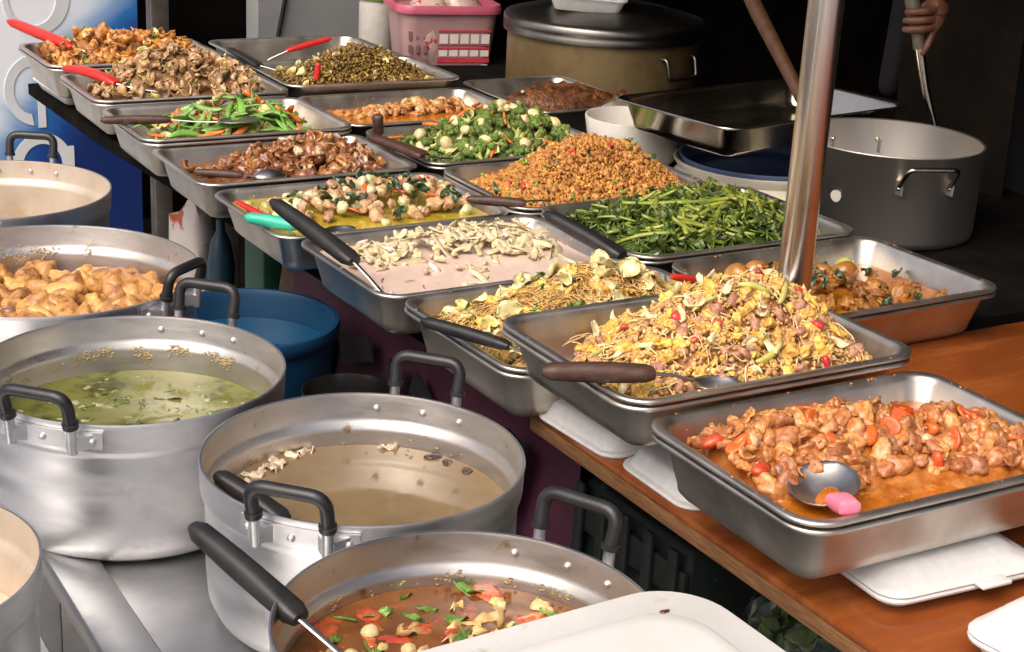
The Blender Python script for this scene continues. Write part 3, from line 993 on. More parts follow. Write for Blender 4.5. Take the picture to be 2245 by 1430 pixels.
T9.put('pale_bulb', kinds('pale_bulb', lambda i: sheet(i + 129, 6, 6, 1.2, .1, .2, .5), P('spring_onion', (.42, .44, .08), (.66, .62, .25), s=20, r=.3, rnd=.15), 3), 14, (.012, .019), hm, .035, .7, .5)
T9.put('chili_piece', kinds('chili_piece', lambda i: stick(i, 1, .4, .2, .2), MATS['orange_chili'], 2), 10, (.008, .013), hm, .03, .9, .5)

# potato curry behind the pole
RCUR = M('red_curry', (.42, .12, .006), (.54, .20, .014), s=14, r=.16, coat=.5, bump=.05, bs=80, spots=((.55, .26, .05), 50, .62, .06))
U5 = Dish('U5', 'potato_curry', 'red-brown curry with whole potatoes and meat behind the pole', [(-.01, .01, .12, .09, .026), (-.10, .08, .09, .07, .030)], -.045, None, RCUR)
bm_ = lambda u, v: min(1, max(0.0, (U5.h(u, v) + .046) * 60))
U5.put('curried_meat', kinds('curried_meat', lambda i: chunk(i + 141, 3, .7, 1.6, (1.2, .8, .6), .2), P('curry_meat', (.24, .075, .010), (.44, .19, .04), s=60, r=.35, rnd=.3, coat=.3, bump=.5, bs=120), 6), 75, (.009, .019), bm_, .012, -.15, .5)
U5.put('wilted_leaf', kinds('wilted_leaf', lambda i: sheet(i + 17, 6, 8, .8, .22, .04, .45, .4), MATS['dark_basil'], 5), 26, (.010, .018), bm_, .02, .5, .6)
U5.put('potato', kinds('potato', lambda i: chunk(i + 147, 3, .12, .8, (1.1, .9, .85), .02), P('curried_potato', (.32, .13, .025), (.46, .22, .055), s=16, r=.3, coat=.4, rnd=.12), 3), 6, (.019, .024), None, 0, .15, .3,
       pts=[(-.135, .10), (-.08, .115), (.0, .10), (.05, .085), (.10, .075), (-.16, .05)])
U5.put('green_eggplant', kinds('green_eggplant', lambda i: chunk(i + 3, 3, .08, 1, (1, 1, .85)), P('green_eggplant_skin', (.36, .36, .08), (.52, .48, .14), s=15, r=.3, coat=.4), 2), 3, (.017, .020), None, 0, .6, .2, pts=[(.035, .115), (.12, .10), (-.03, .06)])

# morning glory
STEM = P('morning_glory_stem', (.15, .19, .016), (.31, .35, .06), s=20, r=.3, rnd=.28, coat=.35)
MGL = P('morning_glory_leaf', (.030, .055, .007), (.10, .145, .020), s=30, r=.38, rnd=.35, coat=.12)
U4 = Dish('U4', 'morning_glory_stir_fry', 'dark green heap of morning glory stems and leaves', [(-.01, .01, .20, .14, .062), (.08, .02, .12, .10, .016)], -.032,
          M('green_base', (.025, .05, .008), (.08, .13, .02), s=60, r=.35, bump=.6, bs=90, coat=.3), None, rough=.008)
hm = on_heap(U4, .006)
U4.put('leaf', kinds('leaf', lambda i: sheet(i + 151, 5, 8, 1.0, .3, .05, .20, .5), MGL, 7), 230, (.014, .032), hm, .008, .15, .35)
U4.strands('thin_stems', 260, (.03, .07), (.0012, .0022), M('thin_green_stem', (.07, .13, .012), (.17, .25, .035), s=10, r=.3, island=.3, coat=.3), hm, 1.0, .008, .005, 6, 5)
U4.put('stem', kinds('stem', lambda i: stick(i + 155, 1, .085, .06, .25, 8, .12, 8, .08), STEM, 7), 150, (.028, .062), hm, .010, .15, .13)

# minced pork mound
U3 = Dish('U3', 'minced_pork_mound', 'high mound of crumbly orange minced pork', [(.02, .02, .155, .12, .104), (-.10, -.03, .10, .10, .03), (.13, -.03, .09, .09, .03)], -.035,
          M('mince_base', (.34, .135, .03), (.56, .28, .075), s=110, r=.5, bump=.8, bs=180), None, rough=.008)
hm = on_heap(U3, .006)
MINCE = M('minced_pork', (.34, .13, .022), (.60, .30, .075), s=60, r=.45, island=.30, c3=(.44, .19, .040))
U3.crumbs('mince', 9500, (.0015, .0046), MINCE, hm, .35, 1, 1.2)
U3.crumbs('mince_lumps', 700, (.0045, .0085), MINCE, hm, .0, 2, .8)
U3.put('green_onion_piece', kinds('green_onion_piece', lambda i: stick(i, 1, .5, .45, .1), P('green_onion', (.10, .22, .02), (.24, .38, .06), s=20, r=.35, rnd=.2), 3), 34, (.0055, .0085), hm, .022, 1.0, .7)
U3.put('chili_piece', kinds('chili_piece', lambda i: stick(i + 1, 1, .5, .3, .1), CHILI, 2), 16, (.005, .0085), hm, .03, 1.0, .7)
U3.put('dark_herb_leaf', kinds('dark_herb_leaf', lambda i: sheet(i + 17, 5, 7, .8, .22, .05, .35, .4), MATS['dark_basil'], 4), 18, (.009, .016), hm, .03, .6, .5)

# broccoli
BROC = P('broccoli_head', (.055, .11, .012), (.21, .29, .05), s=70, r=.5, rnd=.3, bump=1.0, bs=160)
BSTK = P('broccoli_stalk', (.30, .38, .08), (.48, .50, .17), s=20, r=.4, rnd=.15)
U2 = Dish('U2', 'broccoli_stir_fry', 'broccoli florets with orange carrot sticks and pale stem slices', [(.02, .02, .17, .12, .085), (.10, .03, .10, .08, .02)], -.04,
          M('broccoli_base', (.03, .07, .012), (.15, .18, .05), s=60, r=.45, bump=.6, bs=90), None, rough=.008)
hm = on_heap(U2, .006)
U2.put('broccoli_floret', kinds('broccoli_floret', floret, [BSTK, BROC], 6), 120, (.014, .026), hm, .013, .25, .75)
U2.put('stem_slice', kinds('stem_slice', lambda i: sheet(i + 161, 6, 7, .8, .12, .15, .65), PALEV, 5), 34, (.011, .019), hm, .018, .8, .6)
U2.put('mushroom_piece', kinds('mushroom_piece', lambda i: chunk(i + 165, 3, .25, 1, (1, .9, .75)), P('straw_mushroom', (.62, .48, .20), (.76, .64, .36), s=30, r=.35, rnd=.15), 4), 20, (.012, .019), hm, .03, .8, .5)
U2.put('carrot_stick', kinds('carrot_stick', lambda i: stick(i + 167, 1, .2, .14, .15, 6, .3, 8), CARROT, 4), 20, (.014, .030), hm, .035, .95, .3)

# orange curry
OCUR = M('thin_orange_curry', (.40, .105, .008), (.54, .19, .022), s=14, r=.16, coat=.5, bump=.05, bs=80, spots=((.60, .30, .07), 45, .6, .06))
U1 = Dish('U1', 'orange_curry', 'thin orange curry with pale chunks in it', [(.03, .07, .16, .06, .016), (.12, .09, .10, .06, .014)], -.036, None, OCUR)
bm_ = lambda u, v: min(1, max(0.0, (U1.h(u, v) + .036) * 80)) + .02
U1.put('curried_chunk', kinds('curried_chunk', lambda i: chunk(i + 171, 3, .6, 1.5, (1.1, .9, .6), .15), P('orange_curry_chunk', (.40, .145, .03), (.58, .30, .09), s=60, r=.35, rnd=.2, coat=.3, bump=.4, bs=120), 6), 60, (.009, .018), lambda u, v: bm_(u, v) if v > .03 else 0.0, .014, -.45, .5)
U1.put('pale_chunk', kinds('pale_chunk', lambda i: chunk(i + 175, 3, .4, 1.2, (1, .9, .6)), P('pale_curry_chunk', (.52, .32, .12), (.64, .46, .22), s=40, r=.35, coat=.3), 4), 8, (.013, .019), lambda u, v: bm_(u, v) if v > .03 else 0.0, .03, .0, .5)

# brown-green fried bits
U0 = Dish('U0', 'fried_bean_bits', 'heap of small brown-green fried bits with pale scraps', [(.03, .03, .15, .11, .088), (-.12, -.05, .08, .08, .03)], -.035,
          M('bean_base', (.10, .075, .012), (.24, .17, .035), s=120, r=.5, bump=.7, bs=160), None, rough=.008)
hm = on_heap(U0, .006)
U0.crumbs('bean_bits', 2300, (.0035, .0070), M('fried_bits', (.10, .050, .008), (.26, .155, .028), s=30, r=.4, island=.55, c3=(.16, .09, .014)), hm, .4, 1, .5, .6)
U0.put('bean_piece', kinds('bean_piece', lambda i: stick(i + 181, 1, .38, .32, .3, 6, .4), P('fried_bean', (.13, .066, .010), (.34, .22, .045), s=20, r=.35, rnd=.5, coat=.2), 5), 240, (.006, .0115), hm, .008, .6, .7)
U0.put('pale_scrap', kinds('pale_scrap', lambda i: sheet(i + 185, 5, 6, .9, .2, .15, .6), PALEV, 4), 26, (.010, .019), lambda u, v: hm(u, v) * (1 if u < -.08 else .25), .02, .6, .6)
U0.put('chili_piece', kinds('chili_piece', lambda i: stick(i + 1, 1, .5, .3, .1), CHILI, 2), 8, (.006, .009), hm, .03, .9, .7)

UMd = Dish('UM', 'tray_leftovers', 'thin brown leftovers on the bottom of the rear tray', [(.05, -.05, .10, .08, .012)], -.060, M('brown_residue', (.13, .075, .025), (.26, .17, .07), s=30, r=.4, bump=.3, bs=80), None, rough=.003)
UMd.put('fried_scrap', kinds('fried_scrap', lambda i: chunk(i + 191, 2, .5, 1.3, (1, .8, .6)), ORC, 3), 26, (.008, .014), on_heap(UMd, .004), .018, .4, .5)

for d_, m_, n_ in ((T1, SAUCE_O, 60), (T2, MATS['egg_ham_crumbs'], 34), (T3, MATS['noodle_base'], 26), (T4, PINKS, 20), (T5, GCUR, 30), (T6, SAUCE_B, 34), (T7, MATS['pea_base'], 16), (T8, MATS['mushroom_base'], 24),
                   (T9, MATS['chicken_base'], 24), (U5, RCUR, 70), (U4, MATS['green_base'], 16), (U3, MINCE, 30), (U2, MATS['broccoli_base'], 14), (U1, OCUR, 50), (U0, MATS['fried_bits'], 26), (UMd, MATS['brown_residue'], 60)):
    d_.splash(m_, n_)

# fried fish
FISH = M('fried_fish', (.045, .016, .006), (.20, .075, .022), s=45, r=.42, bump=1.0, bs=110, c3=(.095, .035, .011), spots=((.30, .12, .035), 28, .6, .10))


def fish(label, loc, rz, ln, tilt, part_name='fish'):
    t = thing('fried_fish', label, 'fish', loc, rz, 'fried fish in the dull tray')
    t.rotation_euler = (tilt, 0, rz)
    rings = []
    for k in range(19):
        q = k / 18
        x = -ln / 2 + ln * q
        hgt = ln * .19 * max(.10, math.sin(math.pi * min(1, q * .93 + .035)) ** .75) * (1 if q < .8 else 1 - .35 * (q - .8) / .2)
        wd = ln * .075 * max(.14, math.sin(math.pi * min(1, q * .95 + .02)) ** .8)
        rings.append([(x, hgt * math.cos(2 * math.pi * i / 16) * (1 + .14 * noise.noise(Vector((x * 60, i * .8, 0)))), wd * math.sin(2 * math.pi * i / 16) * (1 + .35 * noise.noise(Vector((x * 50, i * .9, 3))))) for i in range(16)])
    part('body', loft(rings), FISH, t)
    g = []
    for j in range(7):
        r = j / 6
        g.append([(ln * (.46 + .17 * r), ln * (-.02 - .11 * r + (.04 + .22 * r) * i / 8), .004 * math.sin(i * 1.5 + j)) for i in range(9)])
    part('tail_fin', solid(g, .004), FISH, t)
    g = []
    for j in range(5):
        r = j / 4
        g.append([(ln * (-.22 + .50 * i / 12), ln * (.15 - .05 * abs(i / 12 - .4)) + ln * .075 * r * (1 + .2 * math.sin(i * 2.1)), .003 * math.sin(i * 2)) for i in range(13)])
    part('dorsal_fin', solid(g, .004), FISH, t)
    part('eye', chunk(3, 2, .02, 1, (.006, .006, .004)), M('cooked_eye', (.4, .34, .25), (.5, .44, .34), r=.3), t, loc=(-ln * .37, ln * .035, ln * .048))
    return t


fish('dark crisp whole fried fish on top, tail raised toward the steel basin tray', (2.235, 3.50, .885), R_(-12), .30, R_(28))
fish('brown fried fish lying underneath the top fish', (2.20, 3.44, .842), R_(-28), .27, R_(14))

# ------------------------------------------------------------------ soup pots
POT_MESH = {}


def pot(key, name, label, x, y, r, handles, liquid_mat, level, liquid_name, liquid_label, h=.21, z0=.70, wave=.0008, lining=None):
    t = thing(name, label, 'pot', (x, y, z0), 0, 'aluminium soup pots on the steel counter')
    B = .040
    outer = [(0, 0), (r - .06, 0), (r - .035, .004), (r - .018, .016), (r - .009, .036), (r - .0065, .07), (r - .0062, h - B - .010), (r - .0060, h - B - .006), (r - .0018, h - B - .0005), (r - .001, h - B + .004), (r, h - .006), (r + .0008, h - .002), (r + .0002, h), (r - .0018, h)]
    inner = [(r - .0022, h - .0005), (r - .0032, h - .004), (r - .0042, h - B + .006), (r - .0062, h - B + .0005), (r - .0112, h - B - .006), (r - .0122, h - B - .012), (r - .012, .06), (r - .018, .03), (r - .04, .010), (r - .07, .006), (0, .006)]
    mb = MB()
    v1, f1 = lathe(outer, 96)
    part('body', (v1, f1), ALU, t, True, 60)
    part('inside_lining', lathe(inner, 96), lining or ALUIN, t, True, 60)
    for a in handles:
        a = R_(a)
        c, s_ = math.cos(a), math.sin(a)

        def P(tan, out, z):
            ang = a + tan / r
            return ((r + out) * math.cos(ang), (r + out) * math.sin(ang), z)
        hz = h - .020
        hd = obj('handle', None, t)
        # bracket: curved strip with two wedge lugs
        mb = MB()
        n = 14
        v, f = [], []
        for i in range(n + 1):
            q = -.072 + .144 * i / n
            for (o_, z) in ((.0005, hz - .0115), (.0045, hz - .0115), (.0045, hz + .0115), (.0005, hz + .0115)):
                v.append(P(q, o_, z))
        for i in range(n):
            for k in range(4):
                f.append((i * 4 + k, i * 4 + (k + 1) % 4, i * 4 + 4 + (k + 1) % 4, i * 4 + 4 + k))
        f += [(3, 2, 1, 0), (n * 4, n * 4 + 1, n * 4 + 2, n * 4 + 3)]
        mb.add(v, f)
        for q in (-.040, .040):
            w_ = 1 if q > 0 else -1
            v = [P(q - .014 * w_, .004, hz - .010), P(q - .014 * w_, .004, hz + .010), P(q + .022 * w_, .004, hz - .009), P(q + .022 * w_, .004, hz + .009),
                 P(q - .006, .020, hz - .008), P(q - .006, .020, hz + .008), P(q + .006, .020, hz - .008), P(q + .006, .020, hz + .008)]
            lo, hi = (4, 6) if w_ > 0 else (6, 4)
            mb.add(v, [(0, 1, lo + 1, lo), (2, hi, hi + 1, 3), (lo, lo + 1, hi + 1, hi), (1, 3, hi + 1, lo + 1), (0, lo, hi, 2)])
        obj('bracket', mb.mesh('bracket', ALU, True, 30), hd)
        lean = .012
        for q in (-.040, .040):
            p0, p1 = P(q, .017, hz - .012), P(q, .017 + .003, hz + .028)
            part('post', tube([p0, p1], .0066, 12), ALU, hd, auto=50)
        path = arc_path([P(-.040, .020, hz + .024), P(-.040, .024 + lean * .5, hz + .066), P(.040, .024 + lean * .5, hz + .066), P(.040, .020, hz + .024)], .020, 6)
        rad = [.0098, .0098] + [.0082] * (len(path) - 4) + [.0098, .0098]
        pp = [path[0], path[0].lerp(path[1], .28)] + [path[0].lerp(path[1], .30)] + path[1:-1] + [path[-1].lerp(path[-2], .30), path[-1].lerp(path[-2], .28), path[-1]]
        rad = [.0102, .0105, .0082] + [.0080] * (len(path) - 2) + [.0082, .0105, .0102]
        part('grip', tube(pp, rad, 14), BAKE, hd, auto=60)
        for q in (-.060, -.004, .060):
            for (o_, sg) in ((.0048, 1), (-.0036, -1)):
                p = P(q, o_, hz)
                part('rivet', chunk(1, 2, 0, 1, (1, 1, 1), 0), ALU, hd, loc=p, sc=.0050)
    # the soup
    rl = r - .0125
    v, f = [(0, 0, 0)], []
    nr, na = 22, 64
    for k in range(1, nr + 1):
        for i in range(na):
            q = rl * k / nr
            a = 2 * math.pi * i / na
            px, py = q * math.cos(a), q * math.sin(a)
            v.append((px, py, wave * (noise.noise(Vector((px * 30, py * 30, r * 50))) + .5 * noise.noise(Vector((px * 80, py * 80, 2)))) + (.0012 if k == nr else 0)))
    for i in range(na):
        f.append((0, 1 + i, 1 + (i + 1) % na))
    for k in range(nr - 1):
        for i in range(na):
            a, b = 1 + k * na + i, 1 + k * na + (i + 1) % na
            f.append((a, a + na, b + na, b))
    s_ = thing(liquid_name, liquid_label, 'soup', (x, y, z0 + h - level), 0, 'soups in the aluminium pots')
    o = part('broth', (v, f), liquid_mat, s_, True, None)
    o['kind'] = 'stuff'
    s_['r'] = rl
    return t, s_


def float_put(root, name, meshes, n, size, mask=None, dmin=.0, lift=0.0, tilt=.15, rl=.18, pts=None):
    done = []
    tries = 0
    spots = list(pts) if pts else None
    while len(done) < n and tries < 40 * n:
        tries += 1
        if spots is not None:
            if not spots:
                break
            p = spots.pop(0)
        else:
            a, q = random.uniform(0, 6.283), rl * math.sqrt(random.random()) * .94
            p = (q * math.cos(a), q * math.sin(a))
            if mask and random.random() > mask(*p):
                continue
            if dmin and any((p[0] - d[0]) ** 2 + (p[1] - d[1]) ** 2 < dmin * dmin for d in done):
                continue
        done.append(p)
        k = random.uniform(*size)
        o = obj(name, random.choice(meshes), root, (p[0], p[1], lift * k), (random.gauss(0, tilt), random.gauss(0, tilt), random.uniform(0, 6.28)), k)
    return done


GREENB = M('green_broth', (.06, .060, .008), (.17, .165, .04), s=20, r=.12, coat=0, spec=.35, bump=.06, bs=60, det=6, c3=(.16, .16, .035), spots=((.32, .32, .16), 24, .60, .12))
BROWNB = M('clear_brown_broth', (.17, .115, .055), (.24, .17, .088), s=7, r=.09, coat=.1, spec=.4, bump=.004, bs=40, spots=((.30, .20, .10), 50, .70, .05))
TOMB = M('tomato_broth', (.12, .042, .011), (.22, .085, .022), s=16, r=.11, coat=0, spec=.4, bump=.03, bs=60, spots=((.42, .08, .02), 22, .58, .08))
TOFB = M('braising_broth', (.19, .085, .036), (.36, .20, .11), s=22, r=.14, coat=.5, bump=.08, bs=80, spots=((.52, .38, .26), 60, .6, .08))
MILKB = M('milky_broth', (.56, .43, .29), (.64, .52, .38), s=8, r=.2, coat=.3, spots=((.50, .33, .15), 34, .60, .10))

MILKIN = M('milk_stained_lining', (.50, .42, .33), (.62, .54, .45), s=9, r=.45, m=.45, rvar=.08, bump=.05, bs=40, spots=((.46, .31, .15), 12, .52, .25))
potA, sA = pot('A', 'soup_pot', 'large aluminium pot of murky green vegetable soup', .595, 1.974, .207, (-137, 44), GREENB, .083, 'green_vegetable_soup', 'murky green soup with wilted greens and scum')
potB, sB = pot('B', 'soup_pot', 'large aluminium pot of clear brown soup with floating mushrooms', .760, 1.587, .196, (-137, 42), BROWNB, .071, 'brown_mushroom_soup', 'clear brown soup with mushroom bits at its edge', wave=.00025)
potC, sC = pot('C', 'soup_pot', 'aluminium pot of spicy red tomato soup partly under a white lid', .685, 1.184, .194, (28, -152), TOMB, .062, 'spicy_tomato_soup', 'reddish soup with tomatoes and oyster mushrooms')
potD, sD = pot('D', 'soup_pot', 'aluminium pot filled with brown tofu puffs', .600, 2.447, .245, (-53, 118), TOFB, .085, 'braised_tofu', 'golden tofu puffs and pork in brown broth')
potE, sE = pot('E', 'soup_pot', 'rearmost aluminium pot in front of the blue banner', .637, 2.961, .217, (58, -118), MILKB, .135, 'milky_soup', 'pale milky soup deep in the rearmost pot', lining=MILKIN)
potF, sF = pot('F', 'soup_pot', 'cut-off aluminium pot of pale broth at the lower left edge', .184, 1.54, .172, (150,), MILKB, .10, 'pale_broth', 'pale broth in the cut-off pot at the lower left', lining=MILKIN)

GREENS = P('wilted_soup_greens', (.05, .085, .012), (.17, .22, .045), s=20, r=.2, rnd=.3, coat=.4)
float_put(sA, 'wilted_green', kinds('wilted_green', lambda i: sheet(i + 201, 8, 9, .25, .10, .04, .6, .3), GREENS, 6), 80, (.018, .038), None, .012, -.20, .08, .155)
float_put(sA, 'pale_scum', kinds('pale_scum', lambda i: chunk(i + 205, 2, .7, 1.6, (1.3, .8, .12), .3), P('soup_scum', (.26, .26, .10), (.44, .43, .24), s=50, r=.4), 4), 50, (.003, .009), None, .012, -.03, .06, .19)

OYST = P('oyster_mushroom', (.52, .38, .25), (.70, .58, .44), s=30, r=.35, rnd=.12, bump=.2, bs=120)
ms = kinds('mushroom_bit', lambda i: sheet(i + 211, 7, 7, .7, .25, .16, .6, .3), OYST, 4)
float_put(sB, 'mushroom_bit', ms, 12, (.010, .016), None, 0, .0, .15, .18, pts=[(-.125, .100), (-.108, .118), (-.09, .135), (-.065, .150), (-.045, .160), (-.055, .142), (-.02, .170), (0, .174), (.105, .143), (-.165, .04), (-.172, .02), (-.078, .14)])
float_put(sB, 'dark_mushroom', kinds('dark_mushroom', lambda i: chunk(i + 215, 3, .4, 1.2, (1.2, .8, .4)), P('dark_soup_mushroom', (.03, .018, .014), (.07, .04, .03), s=30, r=.3), 3), 4, (.009, .013), None, 0, -.1, .1, .18, pts=[(.15, .095), (.168, .04), (-.15, .075), (.155, .07)])

TOMATO = P('tomato_piece', (.40, .045, .012), (.56, .125, .035), s=26, r=.2, rnd=.15, coat=.5)
float_put(sC, 'tomato_piece', kinds('tomato_piece', lambda i: chunk(i + 221, 3, .5, 1.3, (1.2, .85, .5)), TOMATO, 5), 28, (.012, .023), None, .025, -.36, .12, .18)
float_put(sC, 'oyster_mushroom', kinds('oyster_mushroom', lambda i: sheet(i + 225, 7, 7, .9, .3, .18, .65, .2), P('yellow_oyster', (.46, .29, .09), (.66, .48, .21), s=30, r=.35, rnd=.15, coat=.2), 5), 40, (.009, .021), None, .02, -.12, .2, .17)
float_put(sC, 'straw_mushroom', kinds('straw_mushroom', lambda i: chunk(i + 229, 3, .12, 1, (1, .9, .85)), MATS['straw_mushroom'], 3), 12, (.008, .012), lambda u, v: 1.0 if u < -.02 else .3, .02, .0, .3, .18)
float_put(sC, 'herb_leaf', kinds('herb_leaf', lambda i: sheet(i + 231, 5, 7, .4, .15, .05, .4, .4), MATS['wilted_green'], 4), 30, (.009, .018), None, .018, .1, .2, .18)
float_put(sC, 'chili_flake', kinds('chili_flake', lambda i: stick(i + 2, 1, .4, .15, .2), CHILI, 3), 80, (.002, .006), None, .008, .0, .2, .175)
float_put(sC, 'herb_stalk', kinds('herb_stalk', lambda i: stick(i + 9, 1, .12, .1, .3), MATS['wilted_green'], 3), 26, (.010, .022), None, .015, .1, .15, .18)

TOFU = P('tofu_puff', (.28, .10, .02), (.62, .34, .11), s=36, r=.42, rnd=.2, bump=.45, bs=90, coat=.15, c3=(.54, .27, .075))
float_put(sD, 'tofu_puff', kinds('tofu_puff', lambda i: chunk(i + 241, 3, .62, 1.05, (1.1, .9, .72), .10), TOFU, 9), 72, (.021, .034), lambda u, v: 1 if v < .14 - .3 * u else .25, .036, .35, .5, .225)
float_put(sD, 'long_tofu_roll', kinds('long_tofu_roll', lambda i: chunk(i + 249, 3, .15, 1, (1.7, .75, .7), .05), TOFU, 2), 4, (.025, .030), None, 0, .6, .2, .225, pts=[(.03, .06), (-.12, .02), (.12, -.05), (-.04, -.12)])
float_put(sD, 'pork_chunk', kinds('pork_chunk', lambda i: chunk(i + 252, 3, .5, 1.2, (1.1, .9, .6)), P('braised_pork', (.16, .065, .04), (.32, .15, .10), s=50, r=.35, rnd=.2, coat=.3, bump=.3, bs=100), 5), 34, (.018, .028), None, .04, .05, .4, .225)

# dried soup rings on the pot walls
SCUM = M('dried_scum', (.34, .23, .10), (.50, .38, .20), s=60, r=.7, bump=.5, bs=120)


def scum(root, name, r, z, a0, a1, n, seed, ht=.008):
    rs = random.Random(seed)
    V, F = [], []
    for k in range(n):
        a = R_(rs.uniform(a0, a1))
        if noise.noise(Vector((a * 7, seed * 1.7, 4))) < rs.uniform(-.25, .35):
            continue
        hgt = z + ht * noise.noise(Vector((a * 5, seed, 0))) + rs.gauss(0, ht * .22) - abs(rs.gauss(0, ht * .25))
        k_ = rs.choice((.0005, .0007, .0010, .0013, .0018))
        v, f = ICO[1]
        o = len(V)
        c, s_ = math.cos(a), math.sin(a)
        for p in v:
            q = p * k_ * rs.uniform(.6, 1.3)
            rr = r - .0005 + q.x * .18
            V.append((rr * c - s_ * q.y * 1.7, rr * s_ + c * q.y * 1.7, hgt + q.z * .9))
        F += [tuple(i + o for i in t) for t in f]
    o = part(name, (V, F), SCUM, root, True, None)
    o['kind'] = 'stuff'


scum(sB, 'scum_ring', .1835, .010, 20, 150, 160, 11, .016)
scum(sA, 'scum_ring', .1945, .034, 25, 95, 900, 3, .018)
scum(sA, 'scum_ring', .1945, .030, 95, 150, 200, 4, .02)
scum(sC, 'scum_ring', .1815, .012, 15, 125, 260, 6, .012)
scum(sD, 'scum_ring', .2325, .045, 50, 125, 800, 8, .026)


# ------------------------------------------------------------------ spoons and spatulas
def utensil(label, pts, w0, w1, th, mat, tip=None, shank=None, bowl=None, name='serving_spoon', cat='spoon', hole=False, curve=0.0):
    """pts = handle end, handle neck (world); shank = further points; bowl = (centre, length, width, depth, kind)"""
    a, b = Vector(pts[0]), Vector(pts[1])
    t = thing(name, label, cat, a)
    ax = b - a
    ln = ax.length
    q = ax.to_track_quat('Y', 'Z').to_matrix()
    rings = []
    n = 14
    for k in range(n + 1):
        s_ = k / n
        wd = w0 + (w1 - w0) * s_
        e = 1.0
        if s_ < .08:
            e = .55 + .45 * math.sin(math.pi / 2 * s_ / .08)
        if s_ > .95:
            e = .72 + .28 * (1 - s_) / .05
        tk = th * (.8 + .35 * math.sin(math.pi * s_)) * e
        rings.append([(x * (1), s_ * ln, z + curve * math.sin(math.pi * s_)) for (x, z, _) in rr_ring(wd * e, tk, min(wd * e, tk) * .42, 0, 3)])
    v, f = loft(rings)
    v = [tuple(q @ Vector(p)) for p in v]
    part('handle', (v, f), mat, t, auto=50)
    if hole:
        hp = q @ Vector((0, ln * .10, th * .40))
        vv, ff = slice_disc(3, 1, .25, 16, 2.0)
        vv = [tuple(q @ Vector((p[0] * .0055, p[1] * .0055 + ln * .105, p[2] * .006 + th * .33))) for p in vv]
        part('hanging_hole', (vv, ff), BLACKP, t)
    if shank:
        path = [b + (a - b).normalized() * .006] + [Vector(p) for p in shank]
        part('shank', tube([p - a for p in path], [.0042] + [.0036] * (len(path) - 2) + [.0042], 8, .55), SHANK, t)
    if bowl:
        c, bl, bw, bd, d2, up_ = bowl
        Yd = Vector(d2).normalized()
        Zd = Vector(up_)
        Zd = (Zd - Yd * Zd.dot(Yd)).normalized()
        Xd = Yd.cross(Zd)
        g = []
        for j in range(15):
            row = []
            for i in range(15):
                # square to disc
                x, y = -1 + 2 * i / 14, -1 + 2 * j / 14
                X, Y = x * math.sqrt(1 - y * y / 2), y * math.sqrt(1 - x * x / 2)
                rr = min(1, X * X + Y * Y)
                z = -bd * (1 - rr) ** .8
                row.append(Vector(c) - a + Xd * X * bw + Yd * Y * bl + Zd * z)
            g.append(row)
        part('bowl', solid(g, .0022), SHANK, t, True, None)
    return t


Zu = (0, 0, 1)
utensil('red plastic spatula sticking out of the rearmost orange chicken tray', [(1.022, 4.42, .982), (1.135, 4.195, .944)], .028, .034, .024, REDP, shank=[(1.18, 4.16, .93), (1.24, 4.12, .915)], name='serving_spatula', cat='spatula')
utensil('red-handled spoon lying over the edge of the mushroom tray', [(1.045, 3.965, .935), (1.13, 3.80, .922)], .024, .032, .020, REDP, shank=[(1.17, 3.76, .915), (1.24, 3.74, .905)], curve=.008)
utensil('brown wooden-handled turner across the snow pea tray', [(.985, 3.445, .915), (1.130, 3.395, .918)], .020, .026, .018, BROWNH, shank=[(1.18, 3.375, .914), (1.225, 3.355, .915)],
        bowl=((1.275, 3.35, .918), .05, .034, .004, (1, -.25, .05), Zu), name='serving_turner', cat='turner')
utensil('brown-handled spoon dipped in the brown pork stew', [(1.048, 3.010, .896), (1.132, 2.955, .896)], .018, .022, .014, BROWNH, shank=[(1.155, 2.953, .892)], bowl=((1.19, 2.957, .888), .038, .026, -.014, (1, .12, -.05), Zu))
utensil('short teal-handled spoon over the rim of the green curry', [(1.022, 2.655, .898), (1.094, 2.582, .893)], .024, .028, .020, TEALP, shank=[(1.13, 2.60, .878)], bowl=((1.192, 2.615, .868), .035, .024, .010, (1, .2, 0), Zu))
utensil('red-handled spoon lying along the rim of the green curry', [(1.058, 2.80, .887), (1.075, 2.655, .886)], .012, .014, .008, REDP)
utensil('long black-handled spoon in the pinkish coconut soup', [(.998, 2.468, .978), (1.056, 2.255, .925)], .024, .036, .024, BLACKP, shank=[(1.066, 2.225, .908), (1.085, 2.19, .878)])
utensil('thin black-handled spoon over the edge of the glass noodles', [(1.033, 1.967, .920), (1.108, 1.835, .914)], .019, .021, .017, BLACKP, shank=[(1.13, 1.82, .905), (1.17, 1.81, .885)])
utensil('brown wooden-handled spoon with a hole across the egg and sprout tray', [(.992, 1.562, .991), (1.122, 1.502, .990)], .026, .030, .022, BROWNH, shank=[(1.150, 1.493, .986), (1.172, 1.487, .978)],
        bowl=((1.208, 1.482, .972), .036, .026, .012, (1, -.1, -.05), Zu), hole=True)
utensil('red-handled ladle lying across the potato curry', [(1.430, 1.893, .965), (1.505, 1.905, .945)], .014, .018, .011, REDP, shank=[(1.60, 1.93, .92), (1.70, 1.96, .88)], name='serving_ladle', cat='ladle')
utensil('black-handled spoon at the corner of the morning glory tray', [(1.455, 2.310, .955), (1.512, 2.145, .918)], .026, .036, .022, BLACKP, shank=[(1.545, 2.165, .905), (1.60, 2.20, .89)])
utensil('brown-handled spoon at the front of the minced pork mound', [(1.440, 2.575, .915), (1.535, 2.510, .915)], .019, .025, .016, BROWNH, shank=[(1.56, 2.54, .91), (1.62, 2.56, .90)])
